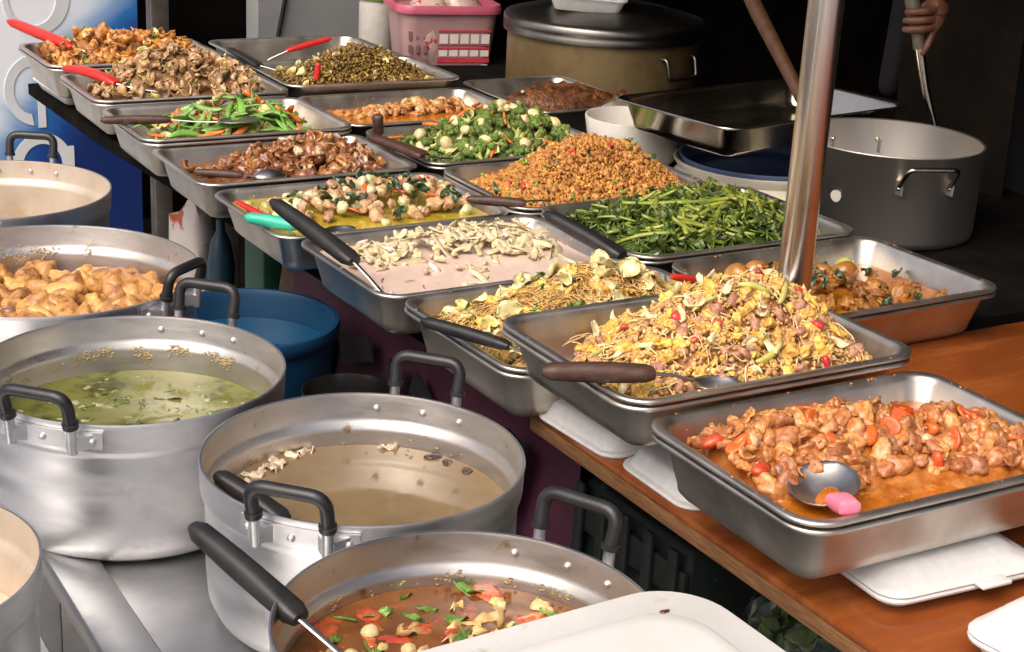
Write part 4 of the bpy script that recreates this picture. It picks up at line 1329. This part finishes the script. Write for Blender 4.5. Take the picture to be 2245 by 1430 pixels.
utensil('wide brown-handled turner on the edge of the broccoli tray', [(1.492, 3.125, .915), (1.545, 2.955, .905)], .026, .040, .016, BROWNH, shank=[(1.565, 2.95, .90), (1.62, 2.97, .89)], name='serving_turner', cat='turner')
utensil('stubby dark handle standing up beside the broccoli', [(1.520, 3.140, .958), (1.528, 3.150, .912)], .024, .026, .022, BROWNH, shank=[(1.545, 3.16, .89)])
utensil('flat black spatula at the corner of the fried bits tray', [(1.545, 4.14, .935), (1.562, 3.95, .920)], .024, .03, .010, BLACKP, shank=[(1.60, 3.93, .91)], name='serving_spatula', cat='spatula')
utensil('stubby red handle poking up from the fried bits', [(1.640, 3.742, .962), (1.636, 3.745, .915)], .014, .017, .014, REDP, shank=[(1.65, 3.79, .89)])
utensil('long red-handled spoon in the almost empty rear tray', [(1.905, 4.255, .930), (1.765, 4.255, .900)], .018, .022, .014, REDP, shank=[(1.72, 4.26, .88), (1.69, 4.27, .86)])
utensil('long black-handled ladle resting on the rim of the tomato soup pot', [(.492, 1.434, .938), (.548, 1.280, .895)], .024, .030, .024, BLACKP, shank=[(.57, 1.24, .875), (.60, 1.18, .845)], name='soup_ladle', cat='ladle')
utensil('black-handled ladle sunk inside the brown soup pot', [(.597, 1.652, .885), (.648, 1.560, .855)], .022, .028, .020, BLACKP, shank=[(.67, 1.54, .83)], name='soup_ladle', cat='ladle')
# the big spoon in the pork stew
utensil('big metal spoon with pink handle in the pork and carrot stew', [(1.138, 1.146, .957), (1.147, 1.180, .953)], .027, .030, .018, PINKP, shank=[(1.152, 1.197, .944)],
        bowl=((1.178, 1.235, .943), .046, .041, .016, (.35, .95, .10), (-.42, -.35, 1)))

tag(part('spooned_sauce', chunk(77, 3, .25, 1.2, (.020, .013, .0035), 0), SAUCE_O, None, loc=(1.166, 1.214, .9375), rot=(R_(-14), R_(-12), R_(25))), 'puddle of orange sauce lying in the big metal spoon', 'sauce')

# ------------------------------------------------------------------ foam boxes and lids
def foam_box(label, x, y, z, W, D, h, rz=0.0, lid=True, tilt=(0, 0), upturned=False):
    t = thing('foam_box', label, 'foam box', (x, y, z), rz, 'white foam takeaway boxes')
    t.rotation_euler = (tilt[0], tilt[1], rz)
    if upturned:      # a shallow tray lying face down: rim on the table, base up
        rg = [rr_ring(W - .004, D - .004, .03, 0, 5), rr_ring(W, D, .031, .003, 5), rr_ring(W - .003, D - .003, .030, .0065, 5), rr_ring(W - .016, D - .016, .026, .008, 5), rr_ring(W - .034, D - .034, .022, h - .004, 5), rr_ring(W - .042, D - .042, .02, h - .001, 5), rr_ring(W - .052, D - .052, .018, h, 5)]
        part('base', loft(rg), FOAM, t)
        return t
    hb = h * .5 if lid else h
    rg = [rr_ring(W - .05, D - .05, .018, 0, 5), rr_ring(W - .044, D - .044, .02, .002, 5), rr_ring(W - .016, D - .016, .026, hb - .008, 5), rr_ring(W - .002, D - .002, .03, hb - .006, 5), rr_ring(W, D, .031, hb - .003, 5), rr_ring(W - .003, D - .003, .030, hb, 5)]
    if not lid:
        rg += [rr_ring(W - .020, D - .020, .026, hb - .001, 5), rr_ring(W - .048, D - .048, .02, .006, 5)]
    part('base', loft(rg), FOAM, t)
    if lid:
        rg = [rr_ring(W - .003, D - .003, .030, hb + .0006, 5), rr_ring(W, D, .031, hb + .003, 5), rr_ring(W - .004, D - .004, .03, hb + .006, 5), rr_ring(W - .018, D - .018, .026, hb + .008, 5), rr_ring(W - .046, D - .046, .03, h - .010, 5), rr_ring(W - .062, D - .062, .032, h - .003, 5), rr_ring(W - .085, D - .085, .03, h, 5)]
        part('lid', loft(rg), FOAM, t)
        part('latch_tab', rbox(.045, .02, .006, .002, hb + .001), FOAM, t, loc=(W * .10, -D / 2 - .006, 0))
    return t


foam_box('white foam box peeking out under the front of the pork stew tray', 1.340, 1.228, .8005, .245, .195, .048, R_(-4))
foam_box('white foam box under the left side of the pork stew tray', 1.300, 1.430, .8005, .20, .10, .048, R_(2))
foam_box('upturned white foam tray at the rear corner of the wooden table', 1.266, 1.745, .8005, .22, .195, .030, R_(3), upturned=True)
foam_box('upturned white foam tray under the front of the egg and sprout tray', 1.276, 1.548, .8005, .22, .175, .030, R_(-1), upturned=True)
foam_box('cut-off white foam box at the lower right corner on the wooden table', 1.352, .952, .8005, .235, .225, .075, R_(8))
foam_box('white foam box under the rearmost orange chicken tray', 1.17, 4.26, .8005, .20, .28, .034, R_(2), lid=False)
# shallow foam tray on the big lidded pot
# ------------------------------------------------------------------ big white lid over the tomato soup
wl = thing('plastic_cover', 'big white plastic lid with rounded corner lying over the tomato soup pot', 'lid', (.690, .945, .9125), R_(1.5))
LW, LD = .455, .375
rg = [rr_ring(LW - .02, LD - .02, .06, 0, 10), rr_ring(LW - .003, LD - .003, .069, .002, 10), rr_ring(LW, LD, .07, .006, 10), rr_ring(LW, LD, .07, .011, 10), rr_ring(LW - .004, LD - .004, .069, .0145, 10), rr_ring(LW - .012, LD - .012, .066, .0155, 10),
      rr_ring(LW - .080, LD - .080, .055, .0155, 10), rr_ring(LW - .086, LD - .086, .054, .0170, 10), rr_ring(LW - .094, LD - .094, .05, .0190, 10), rr_ring(LW - .12, LD - .12, .045, .0190, 10)]
part('panel', loft(rg), PLASTW, wl)
part('crumb', chunk(3, 2, .5, 1.3, (.006, .003, .001)), MEAT_B, wl, loc=(.165, .14, .0165))
part('crumb', chunk(5, 2, .5, 1.3, (.007, .0025, .001)), MEAT_B, wl, loc=(.09, .08, .0198))

# ------------------------------------------------------------------ back row: bowl, dish, empty tray, stock pot, lidded pot, basket
def bowl_thing(name, label, x, y, z, r, h, mat, foot=.55, th=.004, cat='bowl'):
    t = thing(name, label, cat, (x, y, z))
    pr = [(0, 0), (r * foot, 0), (r * foot + .002, .004), (r * (foot + .22), h * .25), (r * .93, h * .6), (r, h - .003), (r - .001, h), (r - th, h), (r - th - .001, h - .004), (r * .93 - th, h * .6), (r * (foot + .2) - th, h * .25 + th), (r * foot - th, th + .003), (0, th + .002)]
    part('shell', lathe(pr, 64), mat, t, True, 60)
    return t


bowl_thing('white_bowl', 'white bowl beside the fried fish, under the empty steel tray', 2.18, 3.09, .80, .118, .125, WHITEM, .72)
bowl_thing('cream_basin', 'cream basin with a blue plate in it under the empty tray', 2.37, 2.83, .80, .205, .062, CREAM, .8, .006, 'basin')
bowl_thing('blue_plate', 'dull blue plate set in the cream basin', 2.37, 2.83, .808, .192, .062, BLUEM, .82, .005, 'plate')
tray('EM', 2.085, 2.600, 1.003, .62, .385, R_(8), .075, 'empty shiny steel tray standing behind the minced pork and morning glory', mat=STEELB)

sp = thing('stock_pot', 'tall empty steel stock pot with wire handles behind the pole', 'stock pot', (2.400, 2.448, .8005))
SPR, SPH = .196, .197
part('body', lathe([(0, 0), (SPR - .012, 0), (SPR - .003, .006), (SPR, .018), (SPR, SPH - .003), (SPR + .003, SPH), (SPR + .001, SPH + .002), (SPR - .003, SPH), (SPR - .003, .02), (SPR - .012, .006), (0, .005)], 80), M('dull_steel', (.62, .58, .52), (.74, .70, .64), s=5, r=.40, m=1, rvar=.10, stretch=(1, 1, .2), spots=((.12, .08, .05), 45, .70, .06)), sp, True, 60)
for a in (-110, 70):
    a = R_(a)
    hd = obj('handle', None, sp)
    HQ = lambda tn, o_, z: ((SPR + o_) * math.cos(a + tn / SPR), (SPR + o_) * math.sin(a + tn / SPR), z)
    part('loop', tube(arc_path([HQ(-.055, .003, SPH - .060), HQ(-.050, .022, SPH - .038), HQ(-.045, .038, SPH - .014), HQ(.045, .038, SPH - .014), HQ(.050, .022, SPH - .038), HQ(.055, .003, SPH - .060)], .014, 5), .0052, 10), STEELB, hd)
    for q in (-.055, .055):
        part('strap', tube([HQ(q, .002, SPH - .075), HQ(q, .0035, SPH - .045)], .013, 8, .25), MATS['dull_steel'], hd)
        part('rivet', chunk(1, 2, 0, 1, (.0055, .0055, .0055), 0), STEELB, hd, loc=HQ(q, .005, SPH - .062))
        part('rivet', chunk(1, 2, 0, 1, (.0055, .0055, .0055), 0), STEELB, hd, loc=HQ(q, -.005, SPH - .045))
sa_ = R_(-163)
part('round_sticker', slice_disc(2, 1, .30, 24), M('tag_white', (.50, .48, .42), r=.5), sp, sc=(.0125, .0125, .003), loc=((SPR + .0012) * math.cos(sa_), (SPR + .0012) * math.sin(sa_), .100), rot=(R_(90), 0, sa_ + R_(90)))

lp = thing('lidded_pot', 'big yellowish stained pot with a dark domed lid', 'pot', (2.70, 4.02, .665))
STAINP = M('stained_enamel', (.15, .10, .042), (.23, .165, .075), s=5, r=.4, m=.25, bump=.15, bs=40, spots=((.10, .05, .015), 6, .50, .22), rvar=.1)
part('body', lathe([(0, 0), (.27, 0), (.288, .012), (.292, .03), (.292, .315), (.285, .315), (.28, .02), (0, .012)], 72), STAINP, lp, True, 50)
ld = obj('lid', MB().add(*lathe([(.300, .295), (.305, .297), (.306, .312), (.304, .316), (.306, .322), (.306, .338), (.300, .346), (.285, .350), (.20, .372), (.10, .384), (0, .388), (0, .380), (.28, .340), (.298, .318), (.298, .296)], 72)).mesh('lid', M('dark_lid', (.20, .19, .17), (.30, .28, .25), s=6, r=.32, m=1, rvar=.1), True, 60), lp)
part('lid_knob', lathe([(0, .386), (.02, .386), (.018, .40), (.03, .412), (.028, .424), (0, .428)], 24), BAKE, ld)
for a in (-75, 105):
    a = R_(a)
    HQ = lambda tn, o_, z: ((.292 + o_) * math.cos(a + tn / .292), (.292 + o_) * math.sin(a + tn / .292), z)
    part('handle', tube(arc_path([HQ(-.065, .002, .262), HQ(-.06, .022, .262), HQ(-.055, .034, .205), HQ(.055, .034, .205), HQ(.06, .022, .262), HQ(.065, .002, .262)], .012, 4), .0055, 10), MATS['dark_lid'], lp)
fb = foam_box('open white foam tray sitting on the big lidded pot', 2.60, 3.98, 1.040, .235, .205, .045, R_(-28), lid=False, tilt=(R_(1), R_(3)))
part('pink_label', rbox(.10, .05, .002, .0008), M('pink_paper', (.5, .10, .16), (.6, .14, .2), r=.6), fb, loc=(0, .02, .0075))

bk = thing('pink_basket', 'pale basket with a thick pink rim full of packaged cups', 'basket', (2.415, 4.535, .705), R_(-14))
BASK = M('milky_pink_plastic', (.40, .23, .22), (.47, .30, .28), s=10, r=.4)
bw, bd_, bh = .32, .27, .285
rg = [rr_ring(bw * .80, bd_ * .80, .03, 0), rr_ring(bw * .82, bd_ * .82, .035, .004), rr_ring(bw, bd_, .05, bh - .02), rr_ring(bw - .008, bd_ - .008, .047, bh - .02), rr_ring(bw * .82 - .008, bd_ * .82 - .008, .03, .01)]
part('basket_wall', loft(rg), BASK, bk)
rg = [rr_ring(bw + .002, bd_ + .002, .05, bh - .028), rr_ring(bw + .024, bd_ + .024, .058, bh - .026), rr_ring(bw + .028, bd_ + .028, .06, bh - .012), rr_ring(bw + .016, bd_ + .016, .055, bh), rr_ring(bw - .004, bd_ - .004, .048, bh - .003), rr_ring(bw - .012, bd_ - .012, .046, bh - .024)]
v, f = loft(rg, False, False)
n = len(rg[0])
f += [(5 * n + i, 5 * n + (i + 1) % n, (i + 1) % n, i) for i in range(n)]
part('rim', (v, f), M('pink_rim_plastic', (.46, .085, .14), (.53, .12, .18), s=10, r=.35), bk)
RED = M('red_print', (.52, .03, .05), (.58, .05, .07), r=.5)
SLOT = M('slot_shadow_plastic', (.20, .10, .10), (.26, .13, .13), r=.6)
for k in range(3):
    for q in range(3):
        part('slot', box(-.130 + .024 * q, -.1245 - .003 * (2 - k) * -1 - .006, .19 - .042 * k, .010, .006, .026), SLOT, bk, False)
for z_, hh in ((.205, .006), (.160, .004), (.150, .004), (.112, .015), (.045, .005), (.035, .004)):
    tp = .82 + .18 * z_ / (bh - .02)
    part('red_print_band', box(.045, -bd_ * tp / 2 - .0012, z_, .17, .0016, hh), RED, bk, False)
CUP = M('white_foam_cup', (.66, .60, .54), (.74, .68, .62), r=.5)
for k in range(5):
    for (zz, hh) in ((.180, .030), (.134, .020), (.075, .045)):
        tp = .82 + .18 * zz / (bh - .02)
        part('printed_cup', box(-.022 + .034 * k, -bd_ * tp / 2 - .0008, zz, .027, .0012, hh), CUP, bk, False)
# packages inside the basket
for k, (dx, dy, dz, rz_) in enumerate(((-.07, -.05, .17, .2), (.06, -.03, .18, -.3), (0, .06, .185, .1))):
    t = tag(part('cup_package', chunk(300 + k, 3, .25, 1.1, (.085, .06, .11), .03), M('clear_package', (.52, .36, .30), (.66, .52, .44), s=18, r=.2, coat=.5, spots=((.5, .06, .06), 25, .58, .04)), None,
             loc=(2.415 + dx, 4.535 + dy, .735 + dz), rot=(0, 0, rz_)), ['plastic package of cups at the front left of the pink basket', 'plastic package of cups at the front right of the pink basket', 'plastic package of cups at the back of the pink basket'][k], 'package')
jr = thing('white_jar', 'tall white jar with a green lid beside the pink basket', 'jar', (2.255, 4.80, .60))
part('jar_body', lathe([(0, 0), (.058, 0), (.062, .004), (.062, .285), (.056, .30), (.056, .31), (0, .31)], 40), M('jar_white', (.42, .40, .35), (.48, .46, .41), r=.4), jr, True, 50)
part('jar_lid', lathe([(.064, .300), (.066, .302), (.066, .345), (.062, .350), (0, .352)], 40), M('jar_lid_green', (.22, .36, .05), (.28, .42, .07), r=.4), jr, True, 50)
sh = slab('back_shelf', 'dark shelf carrying the pink basket and white jar', 'shelf', (2.02, 4.47, .0), (2.368, 4.475, .001), SHADEBLK)
bpy.data.objects.remove(sh)
bs_ = thing('back_shelf', 'dark low shelf under the pink basket and white jar', 'shelf', (2.36, 4.66, 0))
part('board', rbox(.46, .50, .02, .003, .66), SHADEBLK, bs_)
for sx_ in (-.20, .20):
    for sy_ in (-.22, .22):
        part('leg', rbox(.03, .03, .66, .003), SHADEBLK, bs_, loc=(sx_, sy_, 0))
jr.location = (2.315, 4.80, .6805)
for o in (jr,):
    o.scale = (1, 1, .92)

pst = thing('wooden_pestle', 'long brown wooden stick leaning out of the empty steel tray', 'stick', (2.325, 2.61, .998))
part('shaft', tube([(0, 0, 0), (.03, .13, .08), (.075, .32, .19), (.095, .40, .24)], [.014, .0155, .019, .018], 14), M('dull_wood', (.055, .022, .009), (.09, .04, .017), s=8, r=.5, stretch=(6, 6, 1)), pst)

# ------------------------------------------------------------------ things in the gap between counter and trays
bu = thing('blue_bucket', 'big blue plastic tub behind the soup pots', 'tub', (1.010, 2.630, .262))
BR, BH = .170, .45
part('shell', lathe([(0, 0), (BR - .03, 0), (BR - .026, .005), (BR - .006, BH - .03), (BR + .004, BH - .026), (BR + .007, BH - .010), (BR + .004, BH), (BR - .004, BH), (BR - .009, BH - .012), (BR - .030, .01), (0, .008)], 64), BLUEB, bu, True, 60)
wv, wf = lathe([(0.0, 0), (.05, 0), (.10, 0), (BR - .0135, 0)], 48)
part('water', (wv, wf), M('tub_water', (.006, .06, .14), (.008, .075, .17), s=6, r=.06, bump=.05, bs=12), bu, loc=(0, 0, BH - .055))
cr_ = thing('plastic_crate', 'dark crate standing under the blue tub', 'crate', (1.01, 2.63, 0))
part('crate_wall', rbox(.36, .36, .26, .006), BLACKP, cr_)
bowl_thing('steel_bowl', 'small dark steel bowl behind the brown soup pot', 1.055, 2.268, .5985, .080, .095, M('dark_bowl_steel', (.14, .135, .13), (.20, .19, .18), s=8, r=.3, m=1), .7, .003)
sb = thing('small_stool', 'low black stool under the small steel bowl', 'stool', (1.07, 2.27, 0))
part('seat', rbox(.22, .22, .02, .004, .578), BLACKP, sb)
for sx_ in (-.08, .08):
    for sy_ in (-.08, .08):
        part('leg', rbox(.025, .025, .578, .003), BLACKP, sb, loc=(sx_, sy_, 0))
mg = thing('magenta_cloth', 'dark magenta printed cloth with black marks hanging under the tray table', 'cloth', (1.255, 0, 0))
g = [[(.012 * math.sin(i * .55) + .01 * math.sin(j), 1.86 + 1.17 * i / 26, .765 - .56 * j / 8) for i in range(27)] for j in range(9)]
part('sheet', solid(g, .004), M('magenta_fabric', (.042, .005, .018), (.062, .008, .029), s=9, r=.8), mg)
BLK = M('black_print', (.006, .005, .006), r=.8)
for k, (y, z, a, b, rot_) in enumerate(((2.02, .60, .06, .16, .2), (2.22, .52, .045, .24, 0), (2.33, .62, .10, .05, .5), (2.46, .55, .05, .20, .1), (2.62, .62, .14, .05, -.35), (2.76, .50, .05, .22, 0), (2.90, .58, .12, .06, .3), (2.14, .40, .12, .06, .4))):
    part('black_mark', box(0, 0, 0, .006, a, b), BLK, mg, False, loc=(-.021, y, z), rot=(rot_, 0, 0))
gp = thing('green_crate', 'green plastic crate end beneath the curry tray', 'crate', (1.36, 3.42, .0))
part('panel', rbox(.05, .12, .66, .006), M('green_crate_plastic', (.006, .05, .024), (.009, .07, .034), s=10, r=.5), gp)
bg = thing('brown_sack', 'rough brown sack under the green curry tray', 'sack', (1.40, 3.22, .10))
part('sack_body', chunk(400, 3, .2, 1.3, (.09, .13, .50), .03), M('sack_cloth', (.05, .03, .018), (.11, .065, .035), s=45, r=.9, bump=.8, bs=80), bg, loc=(0, 0, .14))
rw = thing('red_white_bag', 'red and white plastic bag beneath the stew trays', 'bag', (1.43, 4.12, .0))
part('bag_body', chunk(410, 3, .3, 1.2, (.07, .09, .26), .05), M('red_white_print', (.50, .45, .42), (.58, .52, .48), s=6, r=.45, spots=((.36, .07, .02), 6, .52, .04)), rw, loc=(0, 0, .26))
bt = thing('blue_jug', 'dark blue water jug under the pork stew tray', 'jug', (1.36, 3.71, .10))
part('jug_body', lathe([(0, 0), (.06, 0), (.07, .02), (.066, .12), (.072, .2), (.066, .28), (.072, .36), (.05, .42), (.022, .45), (.022, .48), (0, .48)], 32), M('jug_blue', (.008, .03, .045), (.012, .04, .06), r=.3), bt, True, 60, sc=(.5, .5, 1))

# leafy greens in a clear bag and dark crate under the wooden table
lb = thing('greens_bag', 'clear plastic bag of green leaves under the wooden table', 'bag', (1.36, 1.30, .27))
LEAFB = P('bagged_leaf', (.035, .075, .014), (.13, .20, .05), s=30, r=.45, rnd=.35)
MATS['_leafmesh'] = kinds('bagged_leaf', lambda i: sheet(i + 331, 6, 8, .7, .22, .03, .5, .3), LEAFB, 6)
for k in range(150):
    d_ = Vector((random.gauss(-.5, .6), random.gauss(0, .8), random.gauss(.2, .7))).normalized()
    q = random.uniform(.70, .93)
    ro = (d_.to_track_quat('Z', 'Y').to_matrix() @ Euler((random.gauss(0, .35), random.gauss(0, .35), random.uniform(0, 6.28))).to_matrix()).to_euler()
    obj('bagged_leaf', random.choice(MATS['_leafmesh']), lb, (d_.x * .115 * q, d_.y * .215 * q, .24 + d_.z * .225 * q), ro, random.uniform(.030, .060))
MATS.pop('_leafmesh')
gl = bpy.data.materials.new('clear_film')
gl.use_nodes = True
N, L = gl.node_tree.nodes, gl.node_tree.links
tr_ = N.new('ShaderNodeBsdfTransparent')
gs = N.new('ShaderNodeBsdfGlossy')
gs.inputs['Roughness'].default_value = .12
gs.inputs['Color'].default_value = (.8, .85, .8, 1)
mx = N.new('ShaderNodeMixShader')
fr = N.new('ShaderNodeFresnel')
fr.inputs['IOR'].default_value = 1.35
mm = N.new('ShaderNodeMath'); mm.operation = 'MULTIPLY_ADD'; mm.inputs[1].default_value = 1.4; mm.inputs[2].default_value = .06
L.new(fr.outputs[0], mm.inputs[0])
L.new(mm.outputs[0], mx.inputs[0])
L.new(tr_.outputs[0], mx.inputs[1])
L.new(gs.outputs[0], mx.inputs[2])
L.new(mx.outputs[0], N['Material Output'].inputs[0])
v, f = ICO[3]
vv = []
for p in v:
    s_ = 1 + .06 * nz3(p * 2, 3) + .14 * abs(nz3(p * 4, 8))
    vv.append((p.x * .130 * s_, p.y * .230 * s_, .24 + p.z * .232 * s_))
part('plastic_film', (vv, f), gl, lb, False)
dc = thing('dark_green_crate', 'black-green net crate under the wooden table', 'crate', (1.46, 1.73, .06))
DG = M('crate_green', (.002, .004, .0035), (.004, .012, .009), s=18, r=.7, spots=((.010, .075, .055), 26, .66, .03))
part('crate_core', rbox(.36, .28, .60, .01), DG, dc)
for k in range(6):
    part('slat', rbox(.012, .29, .05, .003), DG, dc, loc=(-.187, 0, .03 + .098 * k))
for k in range(5):
    part('upright', rbox(.010, .02, .60, .003), DG, dc, loc=(-.198, -.125 + .062 * k, .002))

# ------------------------------------------------------------------ the cook
def skin_body(name, chains, mat, parent, sub=2, root=0):
    """chains: list of lists of (x,y,z,r); first point of a chain may be an int index into the points already made"""
    pts, rad, ed = [], [], []
    for ch in chains:
        prev = None
        for p in ch:
            if isinstance(p, int):
                prev = p
                continue
            pts.append(p[:3]); rad.append(p[3])
            i = len(pts) - 1
            if prev is not None:
                ed.append((prev, i))
            prev = i
    me = bpy.data.meshes.new(name)
    me.from_pydata(pts, ed, [])
    o = bpy.data.objects.new(name, me)
    COL.objects.link(o)
    md = o.modifiers.new('skin', 'SKIN')
    for i, sv in enumerate(me.skin_vertices[0].data):
        sv.radius = (rad[i], rad[i]) if not isinstance(rad[i], tuple) else rad[i]
        sv.use_root = (i == root)
    md.use_smooth_shade = True
    s2 = o.modifiers.new('sub', 'SUBSURF')
    s2.levels = sub
    s2.render_levels = sub
    dg = bpy.context.evaluated_depsgraph_get()
    ev = o.evaluated_get(dg)
    m2 = bpy.data.meshes.new_from_object(ev)
    o.modifiers.clear()
    o.data = m2
    m2.materials.clear()
    m2.materials.append(mat)
    m2.polygons.foreach_set('use_smooth', [True] * len(m2.polygons))
    o.parent = parent
    return o


SKIN = M('skin', (.115, .045, .022), (.155, .065, .033), s=30, r=.5, sss=.1, bump=.1, bs=120)
SHIRT = M('dark_shirt', (.0022, .0018, .0015), (.004, .003, .0026), s=20, r=.85)
PANTS = M('dark_apron', (.007, .005, .003), (.012, .009, .006), s=12, r=.9, spec=.1)
pe = thing('person', 'cook in dark clothes whose hand holds a metal ladle handle', 'person', (0, 0, 0))
# whole body in one surface; standing behind the stock pot, right arm reaching forward
B0 = (3.02, 2.78)
bx_, by_ = B0
skin_body('body', [
    [(bx_, by_, .95, .15), (bx_, by_, 1.10, .145), (bx_ - .02, by_ - .01, 1.28, .155), (bx_ - .03, by_ - .02, 1.42, .12), (bx_ - .035, by_ - .02, 1.49, .055), (bx_ - .045, by_ - .03, 1.56, .055)],
    [0, (bx_ + .05, by_ - .09, .86, .095), (bx_ + .05, by_ - .10, .48, .062), (bx_ + .06, by_ - .10, .09, .045), (bx_ - .09, by_ - .16, .04, .036)],
    [0, (bx_ - .05, by_ + .09, .86, .095), (bx_ - .05, by_ + .10, .48, .062), (bx_ - .04, by_ + .10, .09, .045), (bx_ - .18, by_ + .05, .04, .036)],
    [3, (bx_ + .04, by_ - .17, 1.42, .062), (bx_ - .08, by_ - .27, 1.46, .045), (bx_ - .22, by_ - .275, 1.43, .040), (2.705, 2.635, 1.290, .028)],
    [3, (bx_ - .10, by_ + .16, 1.41, .060), (bx_ - .07, by_ + .23, 1.15, .044), (bx_ - .09, by_ + .24, .94, .032)],
], SHIRT, pe, 2)
HLc = lambda x, y, z, q: (bx_ - .09 + x, by_ + .24 + y, .93 + z, q)
skin_body('hand', [[HLc(0, 0, 0, .026), HLc(0, 0, -.03, .030), HLc(0, 0, -.06, .028)]] + [[2, HLc(-.024 + .016 * k, 0, -.085, .009), HLc(-.026 + .017 * k, -.012, -.115 - .006 * (k in (1, 2)), .0085), HLc(-.026 + .017 * k, -.026, -.132, .007)] for k in range(4)] +
          [[1, HLc(-.034, -.014, -.045, .011), HLc(-.044, -.024, -.075, .009)]], SKIN, pe, 2)
hdv = chunk(500, 3, .03, 1, (.080, .095, .115), 0)
hh = part('head', hdv, SKIN, pe, loc=(bx_ - .06, by_ - .04, 1.66), rot=(0, 0, R_(-60)))
part('nose', chunk(501, 2, .05, 1, (.013, .020, .02), 0), SKIN, hh, loc=(0, -.097, -.005))
for s_ in (-1, 1):
    part('eye', chunk(1, 2, 0, 1, (.011, .008, .008), 0), M('eye_white', (.6, .58, .54), (.65, .62, .58), r=.2), hh, loc=(.030 * s_, -.084, .012))
    part('ear', chunk(502, 2, .1, 1, (.010, .02, .03), 0), SKIN, hh, loc=(.082 * s_, .0, 0))
part('mouth', chunk(503, 2, .05, 1, (.022, .007, .006), 0), M('lips', (.30, .09, .07), (.34, .11, .09), r=.4), hh, loc=(0, -.084, -.045))
part('hair', chunk(504, 3, .05, 1.5, (.088, .098, .10), .02), M('black_hair', (.008, .007, .007), (.014, .012, .012), r=.5, stretch=(8, 8, 1)), hh, loc=(0, .018, .032))
ap = [[(bx_ - .155 - .03 * math.cos(q_ * 1.3) + .02 * k_ / 8, by_ - .05 + .19 * q_ / 1.0 * 1.0, 1.30 - .62 * k_ / 8) for q_ in [(-1 + 2 * i / 8) for i in range(9)]] for k_ in range(9)]
part('apron', solid(ap, .006), PANTS, pe)
# the ladle: grip, shaft and cup; the hand is closed round the grip
lx, ly = 2.640, 2.640
lad = thing('metal_ladle', 'long metal ladle held upright in the cook\'s hand', 'ladle', (lx, ly, .94))
part('grip', tube([(.0, .0, .205), (-.004, .010, .25), (-.012, .045, .34)], [.0135, .016, .018], 12), M('grey_grip', (.09, .075, .055), (.13, .11, .08), r=.5), lad)
part('shaft', tube([(.0, .0, .212), (.015, -.02, .12), (.037, -.051, .02), (.050, -.066, -.04)], [.012, .010, .0075, .006], 10), STEELB, lad)
gv = []
for j in range(11):
    row = []
    for i in range(11):
        x, y = -1 + i / 5, -1 + j / 5
        X, Y = x * math.sqrt(1 - y * y / 2), y * math.sqrt(1 - x * x / 2)
        row.append((.055 + .034 * X, -.046 + .034 * Y, -.045 - .022 * (1 - min(1, X * X + Y * Y)) ** .8))
    gv.append(row)
part('cup', solid(gv, .002), STEELB, lad)
# hand: palm on the far right side of the grip, fingers curled round it
hx, hy, hz_ = lx - .002, ly + .012, 1.205
ax_r = Vector((.855, -.50, 0)); ax_f = Vector((-.50, -.855, 0)); ax_u = Vector((0, 0, 1))


def HP(r_, f_, u_, q):
    p = Vector((hx, hy, hz_)) + ax_r * r_ + ax_f * f_ + ax_u * u_
    return (p.x, p.y, p.z, q)


chains = [[HP(.050, -.008, .055, .024), HP(.042, -.006, .030, .026), HP(.036, -.004, .0, .024)]]
for k, (du, l_) in enumerate(((.030, 1.0), (.010, 1.08), (-.010, 1.02))):
    chains.append([2 if k else 1, HP(.030, .014, du, .0105), HP(.006, .029, du - .002, .0098), HP(-.024 * l_, .020, du - .006, .0088), HP(-.034 * l_, .004, du - .008, .0070)])
chains.append([2, HP(.032, .012, -.026, .0095), HP(.022, .022, -.050, .0085), HP(.012, .020, -.075, .0068)])
chains.append([1, HP(.020, -.022, .035, .0115), HP(-.004, -.028, .022, .0105), HP(-.026, -.016, .010, .0088)])
skin_body('hand', chains, SKIN, pe, 2)
